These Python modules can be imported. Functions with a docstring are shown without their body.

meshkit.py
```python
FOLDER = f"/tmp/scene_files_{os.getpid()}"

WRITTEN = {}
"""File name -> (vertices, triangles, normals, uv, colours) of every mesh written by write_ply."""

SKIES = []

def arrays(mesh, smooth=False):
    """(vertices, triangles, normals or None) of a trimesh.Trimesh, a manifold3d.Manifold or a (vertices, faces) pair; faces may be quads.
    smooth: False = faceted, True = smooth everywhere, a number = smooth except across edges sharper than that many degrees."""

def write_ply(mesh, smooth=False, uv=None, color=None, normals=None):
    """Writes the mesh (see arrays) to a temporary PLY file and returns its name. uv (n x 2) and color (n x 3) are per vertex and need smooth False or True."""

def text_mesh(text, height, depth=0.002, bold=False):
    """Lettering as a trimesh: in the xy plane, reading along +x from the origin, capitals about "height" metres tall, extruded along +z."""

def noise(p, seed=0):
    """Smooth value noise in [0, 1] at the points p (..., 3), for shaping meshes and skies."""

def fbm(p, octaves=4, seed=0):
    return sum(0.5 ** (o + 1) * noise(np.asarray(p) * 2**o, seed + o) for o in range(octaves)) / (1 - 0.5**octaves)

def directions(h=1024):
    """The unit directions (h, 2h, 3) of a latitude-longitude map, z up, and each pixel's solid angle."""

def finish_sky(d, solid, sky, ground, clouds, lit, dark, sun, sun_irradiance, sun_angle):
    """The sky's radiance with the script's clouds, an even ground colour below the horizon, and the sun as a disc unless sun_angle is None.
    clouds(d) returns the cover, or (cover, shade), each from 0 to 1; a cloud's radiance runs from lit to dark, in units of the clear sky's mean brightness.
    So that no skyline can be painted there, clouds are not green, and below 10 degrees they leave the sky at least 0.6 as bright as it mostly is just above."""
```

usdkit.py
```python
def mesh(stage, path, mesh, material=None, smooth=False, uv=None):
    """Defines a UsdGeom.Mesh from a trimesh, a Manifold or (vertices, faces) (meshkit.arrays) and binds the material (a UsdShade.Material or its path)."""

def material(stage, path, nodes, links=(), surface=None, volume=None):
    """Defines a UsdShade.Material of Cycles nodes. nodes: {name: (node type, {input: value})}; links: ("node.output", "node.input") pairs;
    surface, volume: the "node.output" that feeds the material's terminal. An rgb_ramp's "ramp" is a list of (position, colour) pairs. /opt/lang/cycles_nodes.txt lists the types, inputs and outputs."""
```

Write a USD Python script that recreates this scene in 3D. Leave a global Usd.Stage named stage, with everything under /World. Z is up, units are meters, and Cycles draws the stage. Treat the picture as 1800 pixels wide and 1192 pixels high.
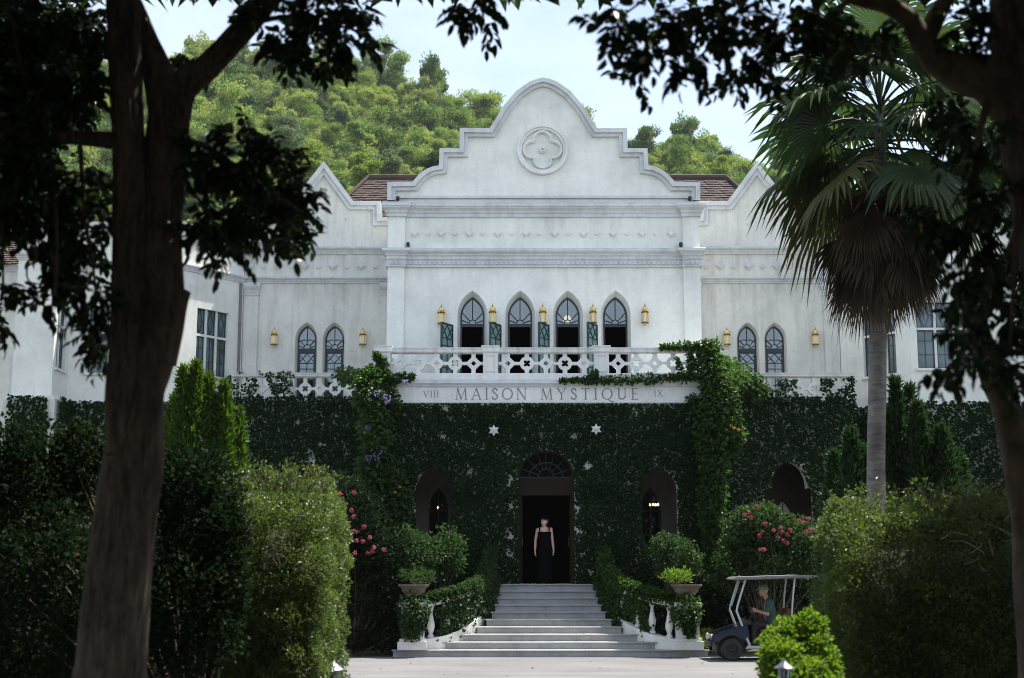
import math, random
import numpy as np, trimesh, shapely, manifold3d as m3
from shapely.geometry import Polygon, Point, LineString, box as sbox
from shapely import affinity
from shapely.ops import unary_union
import usdkit, meshkit
from pxr import Usd, UsdGeom, UsdLux, UsdShade, Gf, Sdf, Vt

PI = math.pi
rng = np.random.default_rng(7)
random.seed(7)
stage = Usd.Stage.CreateInMemory()
UsdGeom.SetStageUpAxis(stage, UsdGeom.Tokens.z)
UsdGeom.SetStageMetersPerUnit(stage, 1.0)
world = UsdGeom.Xform.Define(stage, '/World')
stage.SetDefaultPrim(world.GetPrim())
UsdGeom.Scope.Define(stage, '/World/Looks')

# ------------------------------------------------------------ camera, sky, sun
FPX = 2500.0
TILT = math.atan((1005 - 596) / FPX)
EYE = np.array([-0.87, -36.0, 1.9])
cam = UsdGeom.Camera.Define(stage, '/World/camera')
cam.AddTranslateOp().Set(Gf.Vec3d(*EYE))
cam.AddRotateXYZOp().Set(Gf.Vec3f(90 + math.degrees(TILT), 0, 0))
cam.CreateHorizontalApertureAttr(36.0)
cam.CreateVerticalApertureAttr(36.0 * 1192 / 1800)
cam.CreateFocalLengthAttr(36.0 * FPX / 1800)
cam.CreateClippingRangeAttr(Gf.Vec2f(0.1, 5000))
cam.CreateFStopAttr(1.7)
cam.CreateFocusDistanceAttr(37.0)
cam.CreateExposureAttr(1.08)

SUN_EL, SUN_AZ = math.radians(65), math.radians(53)     # azimuth from +y towards +x
sunv = Gf.Vec3d(math.cos(SUN_EL) * math.sin(SUN_AZ), math.cos(SUN_EL) * math.cos(SUN_AZ), math.sin(SUN_EL))
sun = UsdLux.DistantLight.Define(stage, '/World/sun')
sun.CreateIntensityAttr(1.25)
sun.CreateNormalizeAttr(True)
sun.CreateAngleAttr(0.53)
sun.CreateColorAttr(Gf.Vec3f(1.0, 0.95, 0.86))
sun.AddTransformOp().Set(Gf.Matrix4d().SetRotate(Gf.Rotation(Gf.Vec3d(0, 0, 1), sunv)))
sky = UsdLux.DomeLight.Define(stage, '/World/sky')
sky.GetPrim().SetCustomDataByKey('kind', 'structure')
skymat = usdkit.material(stage, '/World/Looks/sky_look', {
    'tc': ('texture_coordinate', {}),
    'sky': ('sky_texture', {'sky_type': 'single_scattering', 'sun_disc': False, 'sun_elevation': SUN_EL, 'sun_rotation': SUN_AZ,
                            'altitude': 100.0, 'air_density': 1.0, 'aerosol_density': 0.9, 'ozone_density': 1.0}),
    'map': ('mapping', {'scale': (1.0, 1.0, 2.2), 'location': (5.7, 1.1, 4.0)}),
    'n': ('noise_texture', {'scale': 1.7, 'detail': 6.0, 'roughness': 0.55}),
    'r': ('rgb_ramp', {'ramp': [(0.0, (0.06, 0.06, 0.06)), (0.40, (0.13, 0.13, 0.13)), (0.60, (0.45, 0.45, 0.45)), (1.0, (0.6, 0.6, 0.6))]}),
    'mix': ('mix_color', {'b': (8.6, 8.8, 9.0), 'use_clamp': True}),
    'bg': ('background_shader', {'strength': 0.10})},
    [('tc.generated', 'map.vector'), ('map.vector', 'n.vector'), ('n.fac', 'r.fac'), ('r.color', 'mix.fac'), ('sky.color', 'mix.a'),
     ('mix.result', 'bg.color')], surface='bg.background')
UsdShade.MaterialBindingAPI.Apply(sky.GetPrim()).Bind(skymat)


def P(u, v, Y):
    """Where the sight line through the photograph's pixel (u, v) meets the upright plane y = Y."""
    xn, yn = (u - 900) / FPX, (596 - v) / FPX
    d = np.array([xn, math.cos(TILT) - yn * math.sin(TILT), math.sin(TILT) + yn * math.cos(TILT)])
    return EYE + d * (Y - EYE[1]) / d[1]


def PX(w, Y):
    return w / FPX * (Y - EYE[1])


# ------------------------------------------------------------ materials
def MAT(name, nodes, links=(), surface='p.BSDF', volume=None):
    return usdkit.material(stage, '/World/Looks/' + name, nodes, links, surface=surface, volume=volume)


def plain(name, color, rough=0.6, metallic=0.0, spec=0.5, **kw):
    return MAT(name, {'p': ('principled_bsdf', {'base_color': color, 'roughness': rough, 'metallic': metallic, 'specular_ior_level': spec, **kw})})


def stained(name, base, stain, scale=0.9, streak=0.3, fine=9.0, amount=0.75, rough=0.85, bump=0.25, bdist=0.01, spot=None, ledges=(), drip=0.42):
    """Weathered plaster or stone: broad blotches, downward streaks and a fine grain."""
    b = np.array(base)
    nodes = {
        'g': ('geometry', {}),
        'ms': ('mapping', {'scale': (3.2, 3.2, streak)}),
        'ns': ('noise_texture', {'scale': 1.6, 'detail': 6.0, 'roughness': 0.6}),
        'rs': ('rgb_ramp', {'ramp': [(0.0, (0, 0, 0)), (0.47, (0.03, 0.03, 0.03)), (0.68, (0.5, 0.5, 0.5)), (0.85, (1, 1, 1))]}),
        'nb': ('noise_texture', {'scale': scale, 'detail': 7.0, 'roughness': 0.62}),
        'rb': ('rgb_ramp', {'ramp': [(0.3, tuple(b * 0.84)), (0.5, tuple(b)), (0.72, tuple(np.minimum(b * 1.1, 0.9)))]}),
        'nf': ('noise_texture', {'scale': fine, 'detail': 8.0, 'roughness': 0.7}),
        'rf': ('rgb_ramp', {'ramp': [(0.25, (0.86, 0.86, 0.85)), (0.5, (1, 1, 1))]}),
        'm1': ('mix_color', {'b': stain}),
        'am': ('math', {'math_type': 'multiply', 'value2': amount}),
        'm2': ('mix_color', {'blend_type': 'multiply', 'fac': 1.0}),
        'bp': ('bump', {'strength': bump, 'distance': bdist}),
        'p': ('principled_bsdf', {'roughness': rough, 'specular_ior_level': 0.3})}
    links = [('g.position', 'ms.vector'), ('ms.vector', 'ns.vector'), ('ns.fac', 'rs.fac'), ('rs.color', 'am.value1'), ('am.value', 'm1.fac'),
             ('g.position', 'nb.vector'), ('nb.fac', 'rb.fac'), ('rb.color', 'm1.a'), ('m1.result', 'm2.a'), ('g.position', 'nf.vector'),
             ('nf.fac', 'rf.fac'), ('rf.color', 'm2.b'), ('m2.result', 'p.base_color'), ('nf.fac', 'bp.height'), ('bp.normal', 'p.normal')]
    if ledges:
        nodes.update({'mq': ('mapping', {'scale': (2.3, 2.3, 0.2)}), 'nq': ('noise_texture', {'scale': 1.0, 'detail': 7.0, 'roughness': 0.72}),
                      'rq': ('rgb_ramp', {'ramp': [(0.0, (0, 0, 0)), (0.46, (0, 0, 0)), (0.60, (0.45, 0.45, 0.45)), (0.78, (1, 1, 1))]}), 'xyz': ('separate_xyz', {}),
                      'drip': ('math', {'math_type': 'multiply'}), 'md': ('mix_color', {'b': (0.24, 0.215, 0.18)})})
        links += [('g.position', 'mq.vector'), ('mq.vector', 'nq.vector'), ('nq.fac', 'rq.fac'), ('g.position', 'xyz.vector')]
        prev = None
        for i, z in enumerate(ledges):
            nodes[f'lg{i}'] = ('map_range', {'from_min': z - 0.75, 'from_max': z, 'to_min': 0.0, 'to_max': drip, 'clamp': True})
            nodes[f'lt{i}'] = ('math', {'math_type': 'less_than', 'value2': z + 0.05})
            nodes[f'lm{i}'] = ('math', {'math_type': 'multiply'})
            links += [('xyz.z', f'lg{i}.value'), ('xyz.z', f'lt{i}.value1'), (f'lg{i}.result', f'lm{i}.value1'), (f'lt{i}.value', f'lm{i}.value2')]
            if prev:
                nodes[f'mx{i}'] = ('math', {'math_type': 'maximum'})
                links += [(prev, f'mx{i}.value1'), (f'lm{i}.value', f'mx{i}.value2')]
                prev = f'mx{i}.value'
            else:
                prev = f'lm{i}.value'
        links = [l for l in links if l[1] != 'p.base_color'] + [(prev, 'drip.value1'), ('rq.color', 'drip.value2'), ('drip.value', 'md.fac'), ('m2.result', 'md.a'), ('md.result', 'p.base_color')]
    if spot:
        nodes['n4'] = ('noise_texture', {'scale': 5.0, 'detail': 5.0, 'roughness': 0.7})
        nodes['r4'] = ('rgb_ramp', {'ramp': [(0.0, (0, 0, 0)), (0.62, (0, 0, 0)), (0.72, (0.8, 0.8, 0.8))]})
        nodes['m4'] = ('mix_color', {'b': spot})
        links = [l for l in links if l[1] != 'p.base_color'] + [('g.position', 'n4.vector'), ('n4.fac', 'r4.fac'), ('r4.color', 'm4.fac'), ('md.result' if ledges else 'm2.result', 'm4.a'), ('m4.result', 'p.base_color')]
    return MAT(name, nodes, links)


def leafy(name, cols, trans=0.35, rough=0.4, spec=0.5, tcol=None, by_object=False):
    """Leaf material: each leaf its own tone, light coming through it."""
    n = len(cols)
    nodes = {'g': ('object_info', {}) if by_object else ('geometry', {}),
             'gi': ('geometry', {}),
             'r': ('rgb_ramp', {'ramp': [(i / max(n - 1, 1), c) for i, c in enumerate(cols)]}),
             'h': ('hsv', {'saturation': 1.1, 'value': 1.5}) if tcol is None else ('color', {'value': tcol}),
             'p': ('principled_bsdf', {'roughness': rough, 'specular_ior_level': spec}),
             't': ('translucent_bsdf', {}),
             'mx': ('mix_closure', {'fac': trans})}
    links = [('r.color', 'p.base_color'), ('p.BSDF', 'mx.closure1'), ('t.BSDF', 'mx.closure2'), ('h.color', 't.color')]
    if tcol is None:
        links.append(('r.color', 'h.color'))
    if by_object:
        nodes['av'] = ('math', {'math_type': 'multiply_add', 'value2': 0.62})
        nodes['nz'] = ('noise_texture', {'scale': 0.45, 'detail': 3.0})
        nodes['nr'] = ('map_range', {'from_min': 0.3, 'from_max': 0.7, 'to_min': -0.12, 'to_max': 0.22, 'clamp': True})
        nodes['ri'] = ('math', {'math_type': 'multiply_add', 'value2': 0.2})
        links += [('gi.position', 'nz.vector'), ('nz.fac', 'nr.value'), ('nr.result', 'ri.value3')]
        links += [('gi.random_per_island', 'ri.value1'), ('ri.value', 'av.value3'), ('g.random', 'av.value1'), ('av.value', 'r.fac')]
    else:
        links.append(('g.random_per_island', 'r.fac'))
    return MAT(name, nodes, links, surface='mx.closure')


def barky(name, dark, light, scale=(9, 9, 1.2), bump=0.9, dist=0.03):
    return MAT(name, {
        'g': ('geometry', {}), 'm': ('mapping', {'scale': scale}),
        'n': ('noise_texture', {'scale': 2.0, 'detail': 8.0, 'roughness': 0.65, 'distortion': 0.4}),
        'n2': ('noise_texture', {'scale': 2.3, 'detail': 3.0}),
        'r': ('rgb_ramp', {'ramp': [(0.3, dark), (0.65, light)]}),
        'r2': ('rgb_ramp', {'ramp': [(0.3, (0.6, 0.6, 0.6)), (0.7, (1.25, 1.2, 1.1))]}),
        'mx': ('mix_color', {'blend_type': 'multiply', 'fac': 1.0, 'use_clamp': True}),
        'b': ('bump', {'strength': bump, 'distance': dist}),
        'p': ('principled_bsdf', {'roughness': 0.85, 'specular_ior_level': 0.25})},
        [('g.position', 'm.vector'), ('m.vector', 'n.vector'), ('n.fac', 'r.fac'), ('g.position', 'n2.vector'), ('n2.fac', 'r2.fac'),
         ('r.color', 'mx.a'), ('r2.color', 'mx.b'), ('mx.result', 'p.base_color'), ('n.fac', 'b.height'), ('b.normal', 'p.normal')])


M = {}
M['stucco'] = stained('white_stucco', (0.765, 0.77, 0.715), (0.50, 0.51, 0.49), amount=0.4, bump=0.2, ledges=[P(957, 384, 2.0)[2], P(957, 470, 2.0)[2], 6.5])
M['stucco_old'] = stained('stained_stucco', (0.68, 0.675, 0.63), (0.36, 0.355, 0.32), amount=0.8, bump=0.3, spot=(0.45, 0.40, 0.34), ledges=[P(957, 447, 6.3)[2], P(957, 498, 6.3)[2]], drip=0.75)
M['trim'] = stained('pale_grey_trim', (0.60, 0.615, 0.62), (0.34, 0.34, 0.33), amount=0.75, streak=1.2, bump=0.2)  # blue-grey base holds the shade of cornices and coping; streaks are stains
M['rail'] = stained('lichen_white_rail', (0.72, 0.72, 0.69), (0.17, 0.15, 0.13), amount=0.85, streak=0.5, bump=0.25)
M['white'] = stained('white_plaster', (0.74, 0.74, 0.71), (0.45, 0.44, 0.40), amount=0.5, bump=0.15)
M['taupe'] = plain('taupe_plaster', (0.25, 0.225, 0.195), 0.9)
M['darktaupe'] = plain('dark_taupe_plaster', (0.055, 0.046, 0.038), 0.9)  # darkened copy of the taupe, with the loggia shade put into its colour
M['inside'] = plain('dark_interior', (0.010, 0.009, 0.009), 0.95, spec=0.05)  # near-black colour stands in for the shade of unlit rooms
M['letter'] = plain('grey_carved_letter', (0.19, 0.19, 0.195), 0.8)
M['frame'] = plain('black_green_frame', (0.012, 0.018, 0.022), 0.35)
M['tealframe'] = plain('teal_leaf_frame', (0.010, 0.035, 0.038), 0.35)
M['wood'] = plain('brown_wood', (0.026, 0.0155, 0.0105), 0.65, spec=0.15)
M['brass'] = MAT('polished_brass', {'p': ('principled_bsdf', {'base_color': (0.83, 0.58, 0.20), 'metallic': 1.0, 'roughness': 0.28})})
M['darkbrass'] = MAT('tarnished_brass', {'p': ('principled_bsdf', {'base_color': (0.16, 0.11, 0.06), 'metallic': 0.8, 'roughness': 0.45})})
M['lampglass'] = plain('cream_lamp_glass', (0.72, 0.64, 0.44), 0.2)
M['blackmetal'] = plain('black_metal', (0.015, 0.015, 0.017), 0.45)
M['silver'] = MAT('silver_metal', {'p': ('principled_bsdf', {'base_color': (0.34, 0.35, 0.37), 'metallic': 0.85, 'roughness': 0.42})})
M['whitemetal'] = plain('white_painted_metal', (0.46, 0.48, 0.50), 0.4)
M['rubber'] = plain('black_rubber', (0.02, 0.02, 0.02), 0.8)
M['cartblue'] = plain('dark_blue_paint', (0.012, 0.016, 0.034), 0.3, coat_weight=0.4)
M['seatbrown'] = plain('brown_vinyl', (0.13, 0.055, 0.03), 0.5)
M['skin'] = plain('skin', (0.55, 0.36, 0.27), 0.5)
M['skintan'] = plain('tan_skin', (0.36, 0.20, 0.13), 0.5)
M['blackcloth'] = plain('black_cloth', (0.0022, 0.0022, 0.003), 0.95, spec=0.04)
M['hair'] = plain('black_hair', (0.012, 0.009, 0.008), 0.45)
M['greencloth'] = plain('green_cloth', (0.02, 0.062, 0.05), 0.85)  # darkened to put the shade under the cart roof into the colour
M['capgreen'] = plain('faded_green_cap', (0.10, 0.17, 0.11), 0.85)
M['trouser'] = plain('navy_trousers', (0.014, 0.015, 0.022), 0.85)
M['bulb'] = MAT('lit_bulb', {'e': ('emission', {'color': (1.0, 0.55, 0.20), 'strength': 14.0})}, surface='e.emission')
M['marble'] = stained('grey_marble', (0.38, 0.39, 0.405), (0.18, 0.19, 0.21), scale=1.4, streak=2.5, amount=0.7, rough=0.45, bump=0.06)  # bluish base puts the shade on the risers into the stone colour
M['tread'] = stained('pale_marble_tread', (0.43, 0.42, 0.40), (0.24, 0.23, 0.21), scale=1.4, streak=3, amount=0.6, rough=0.45, bump=0.06)  # warmer, paler copy puts the lit tops of the treads into the colour
M['urn'] = stained('brown_stone_urn', (0.16, 0.125, 0.10), (0.06, 0.055, 0.05), scale=4, amount=0.7)
M['bark'] = barky('tree_bark', (0.026, 0.020, 0.016), (0.165, 0.128, 0.102), scale=(13, 13, 2.6), bump=1.0, dist=0.05)
M['barkpale'] = barky('smooth_bark', (0.05, 0.037, 0.027), (0.135, 0.10, 0.074), scale=(4, 4, 2), bump=0.4)
M['twig'] = plain('twig_bark', (0.075, 0.052, 0.035), 0.85)
M['straw'] = plain('pale_dry_twig', (0.30, 0.23, 0.14), 0.8)
M['palmbark'] = barky('palm_bark', (0.10, 0.095, 0.09), (0.24, 0.23, 0.22), scale=(2, 2, 9), bump=0.6, dist=0.02)
M['core'] = plain('hedge_inner_twigs', (0.022, 0.024, 0.012), 0.95)  # dark solid filling in place of the shade inside a hedge
M['soil'] = stained('soil', (0.07, 0.05, 0.035), (0.03, 0.025, 0.02), scale=3)

# glass that shows the dark room through it and mirrors the sky
def glass(name, tint, rough=0.02, refl=1.0, ior=1.6):
    return MAT(name, {'f': ('fresnel', {'IOR': ior}), 'k': ('math', {'math_type': 'multiply_add', 'value2': refl, 'value3': 0.10, 'use_clamp': True}),
                      't': ('transparent_bsdf', {'color': tint}), 'gl': ('glossy_bsdf', {'color': (0.9, 0.95, 1.0), 'roughness': rough}),
                      'g': ('geometry', {}), 'n': ('noise_texture', {'scale': 2.5, 'detail': 2.0}), 'b': ('bump', {'strength': 0.10, 'distance': 0.02}),
                      'm': ('mix_closure', {})},
               [('g.position', 'n.vector'), ('n.fac', 'b.height'), ('b.normal', 'gl.normal'), ('f.fac', 'k.value1'), ('k.value', 'm.fac'),
                ('t.BSDF', 'm.closure1'), ('gl.BSDF', 'm.closure2')], surface='m.closure')
M['glass'] = glass('window_glass', (0.55, 0.62, 0.64), refl=1.05)
M['teal'] = plain('teal_glass', (0.22, 0.33, 0.32), 0.12, spec=0.6)
M['pane'] = MAT('curtained_pane', {'g': ('geometry', {}), 'n': ('noise_texture', {'scale': 1.6, 'detail': 3.0}),
                                   'r': ('rgb_ramp', {'ramp': [(0.3, (0.02, 0.035, 0.04)), (0.6, (0.09, 0.14, 0.16))]}),
                                   'p': ('principled_bsdf', {'roughness': 0.08, 'specular_ior_level': 0.8})},
                [('g.position', 'n.vector'), ('n.fac', 'r.fac'), ('r.color', 'p.base_color')])
M['roof'] = MAT('brown_roof_tiles', {
    'g': ('geometry', {}), 'm': ('mapping', {'scale': (1, 1, 1)}),
    'r1': ('rgb_ramp', {'ramp': [(0.0, (0.06, 0.038, 0.035)), (0.5, (0.095, 0.058, 0.05)), (1.0, (0.15, 0.09, 0.07))]}),
    'n': ('noise_texture', {'scale': 1.2, 'detail': 5.0}), 'r2': ('rgb_ramp', {'ramp': [(0.3, (0.65, 0.65, 0.65)), (0.7, (1.1, 1.1, 1.1))]}),
    'mx': ('mix_color', {'blend_type': 'multiply', 'fac': 1.0}),
    'p': ('principled_bsdf', {'roughness': 0.85})},
    [('g.random_per_island', 'r1.fac'), ('g.position', 'n.vector'), ('n.fac', 'r2.fac'), ('r1.color', 'mx.a'), ('r2.color', 'mx.b'), ('mx.result', 'p.base_color')])
M['drive'] = MAT('pale_paving', {
    'g': ('geometry', {}), 'n': ('noise_texture', {'scale': 0.35, 'detail': 6.0, 'roughness': 0.6}), 'n2': ('noise_texture', {'scale': 40.0, 'detail': 4.0}),
    'm': ('mapping', {'scale': (0.25, 1.6, 1)}), 'n3': ('noise_texture', {'scale': 1.0, 'detail': 5.0}),
    'r': ('rgb_ramp', {'ramp': [(0.3, (0.125, 0.122, 0.126)), (0.7, (0.18, 0.176, 0.18))]}),
    'r3': ('rgb_ramp', {'ramp': [(0.35, (0.82, 0.82, 0.82)), (0.65, (1.05, 1.05, 1.05))]}),
    'mx': ('mix_color', {'blend_type': 'multiply', 'fac': 1.0}),
    'b': ('bump', {'strength': 0.3, 'distance': 0.008}), 'p': ('principled_bsdf', {'roughness': 0.8})},
    [('g.position', 'n.vector'), ('g.position', 'n2.vector'), ('g.position', 'm.vector'), ('m.vector', 'n3.vector'), ('n.fac', 'r.fac'), ('n3.fac', 'r3.fac'),
     ('r.color', 'mx.a'), ('r3.color', 'mx.b'), ('mx.result', 'p.base_color'), ('n2.fac', 'b.height'), ('b.normal', 'p.normal')])
M['earth'] = stained('garden_earth', (0.075, 0.07, 0.04), (0.04, 0.05, 0.02), scale=0.4)
M['hillground'] = stained('hill_undergrowth', (0.06, 0.08, 0.025), (0.03, 0.045, 0.015), scale=0.05)

M['ivy'] = leafy('ivy_leaf', [(0.014, 0.036, 0.011), (0.027, 0.065, 0.017), (0.042, 0.094, 0.023), (0.068, 0.13, 0.034)], 0.2, 0.75, 0.06)
M['vine'] = leafy('vine_leaf', [(0.04, 0.085, 0.016), (0.08, 0.145, 0.025), (0.14, 0.20, 0.04)], 0.5, 0.5, 0.35)
M['bush'] = leafy('bush_leaf', [(0.035, 0.07, 0.018), (0.065, 0.115, 0.025), (0.11, 0.16, 0.038)], 0.4, 0.55, 0.3)
M['shrub'] = leafy('dark_shrub_leaf', [(0.010, 0.021, 0.007), (0.018, 0.035, 0.010), (0.032, 0.054, 0.017)], 0.3, 0.7, 0.12)  # dark leaf tones also put shade into the left hedge and shrubs
M['hedge'] = leafy('hedge_leaf', [(0.07, 0.105, 0.022), (0.14, 0.20, 0.04), (0.22, 0.285, 0.075), (0.31, 0.335, 0.14), (0.46, 0.43, 0.29)], 0.55, 0.42, 0.9)  # palest tones put sunlit brightness into the leaf colour
M['lime'] = leafy('lime_bush_leaf', [(0.13, 0.21, 0.03), (0.20, 0.29, 0.045), (0.27, 0.35, 0.07)], 0.45, 0.5, 0.4)
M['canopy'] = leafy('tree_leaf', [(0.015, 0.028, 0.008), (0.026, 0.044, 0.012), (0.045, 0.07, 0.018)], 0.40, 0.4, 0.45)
M['conifer'] = leafy('conifer_spray', [(0.05, 0.095, 0.012), (0.085, 0.145, 0.02), (0.135, 0.195, 0.03)], 0.42, 0.5, 0.3)
M['conifer_dark'] = leafy('dark_conifer_spray', [(0.02, 0.05, 0.012), (0.035, 0.075, 0.016), (0.05, 0.10, 0.02)], 0.3, 0.5)
M['palm'] = leafy('palm_frond', [(0.035, 0.062, 0.02), (0.06, 0.092, 0.028), (0.10, 0.135, 0.04)], 0.4, 0.38, 0.5)
M['palmold'] = leafy('olive_palm_frond', [(0.075, 0.08, 0.025), (0.12, 0.11, 0.04)], 0.35, 0.5, 0.4)
M['palmdead'] = leafy('dead_palm_frond', [(0.085, 0.06, 0.035), (0.13, 0.09, 0.055)], 0.15, 0.8, 0.2)
M['pink'] = leafy('pink_petal', [(0.32, 0.09, 0.12), (0.46, 0.18, 0.20), (0.40, 0.14, 0.18)], 0.3, 0.7, 0.2)
M['yellow'] = leafy('yellow_petal', [(0.5, 0.28, 0.03), (0.6, 0.38, 0.06)], 0.3, 0.6)
M['violet'] = leafy('violet_petal', [(0.22, 0.20, 0.36), (0.32, 0.30, 0.46)], 0.35, 0.6)
HILLC = [(0.03, 0.065, 0.02), (0.10, 0.175, 0.04), (0.21, 0.30, 0.06), (0.33, 0.38, 0.10), (0.07, 0.13, 0.045), (0.21, 0.30, 0.12), (0.045, 0.09, 0.03)]
M['hilltree'] = leafy('hill_tree_leaf', HILLC, 0.25, 0.6, 0.3, by_object=True)
M['hilltree_bright'] = leafy('bright_hill_tree_leaf', [(0.20, 0.27, 0.05), (0.27, 0.33, 0.07), (0.32, 0.35, 0.09)], 0.3, 0.6, 0.3)
M['hilltree_grey'] = leafy('grey_green_hill_tree_leaf', [(0.13, 0.18, 0.08), (0.18, 0.23, 0.11), (0.22, 0.26, 0.13)], 0.3, 0.6, 0.3)

# ------------------------------------------------------------ helpers
COUNT = {}


def numbered(parent, name):
    k = (parent, name)
    n = COUNT.get(k, 0)
    COUNT[k] = n + 1
    return f'{parent}/{name}' if n == 0 else f'{parent}/{name}_{n:03d}'


def data(prim, **kw):
    for k, v in kw.items():
        if v is not None:
            prim.SetCustomDataByKey(k, v)
    return prim


def pth(parent):
    return '/World' if parent is None else str(parent.GetPath())


def obj(name, mesh, mat, parent=None, smooth=False, **kw):
    p = usdkit.mesh(stage, numbered(pth(parent), name), mesh, mat if isinstance(mat, UsdShade.Material) else M[mat], smooth=smooth).GetPrim()
    return data(p, **kw)


def thing(name, label, cat, loc=(0, 0, 0), rotz=0.0, group=None, **kw):
    x = UsdGeom.Xform.Define(stage, numbered('/World', name))
    x.AddTranslateOp().Set(Gf.Vec3d(*map(float, loc)))
    x.AddRotateZOp().Set(math.degrees(rotz))
    return data(x.GetPrim(), label=label, category=cat, group=group, **kw)


def dup(root, label, loc, rotz=0.0, group=None):
    base = root.GetName()
    r = thing(base, label, root.GetCustomDataByKey('category'), loc, rotz, group or root.GetCustomDataByKey('group'))
    r.GetReferences().AddInternalReference(root.GetPath())
    r.SetInstanceable(True)
    return r


def cat(parts):
    vs, fs, n = [], [], 0
    for p in parts:
        if hasattr(p, 'to_mesh') or hasattr(p, 'faces'):
            v, f, _ = meshkit.arrays(p)
        else:
            v, f = np.asarray(p[0], float), np.asarray(p[1], int)
            if f.shape[1] == 4:
                f = np.vstack([f[:, [0, 1, 2]], f[:, [0, 2, 3]]])
        vs.append(v); fs.append(f + n); n += len(v)
    return np.vstack(vs), np.vstack(fs)


BOXF = np.array([[0, 2, 3], [0, 3, 1], [4, 5, 7], [4, 7, 6], [0, 1, 5], [0, 5, 4], [2, 6, 7], [2, 7, 3], [0, 4, 6], [0, 6, 2], [1, 3, 7], [1, 7, 5]])


def bx(x0, x1, y0, y1, z0, z1):
    return np.array([[x, y, z] for z in (z0, z1) for y in (y0, y1) for x in (x0, x1)], float), BOXF.copy()


def seg(p0, p1):
    p0, p1 = np.array(p0[:2], float), np.array(p1[:2], float)
    d = p1 - p0
    L = np.linalg.norm(d)
    d /= L
    return p0, d, np.array([d[1], -d[0]]), L


def upright(mesh, p0, p1, out=0.0):
    """A mesh drawn in (s, z) and extruded along +depth, stood up on the line p0-p1 (outside on the camera's side)."""
    v, f, _ = meshkit.arrays(mesh)
    o, d, n, L = seg(p0, p1)
    w = np.empty_like(v)
    w[:, :2] = o + v[:, :1] * d + n * (out - v[:, 2:3])
    w[:, 2] = v[:, 1]
    return w, f[:, ::-1]


def slab(poly, depth, p0=(0, 0), p1=(1, 0), out=0.0):
    """Polygon in (s, z) as a slab whose outer face stands `out` proud of the line p0-p1, `depth` thick inwards."""
    gs = getattr(poly, 'geoms', [poly])
    return cat([upright(trimesh.creation.extrude_polygon(g, depth, engine='earcut'), p0, p1, out) for g in gs if g.area > 1e-6])


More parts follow.
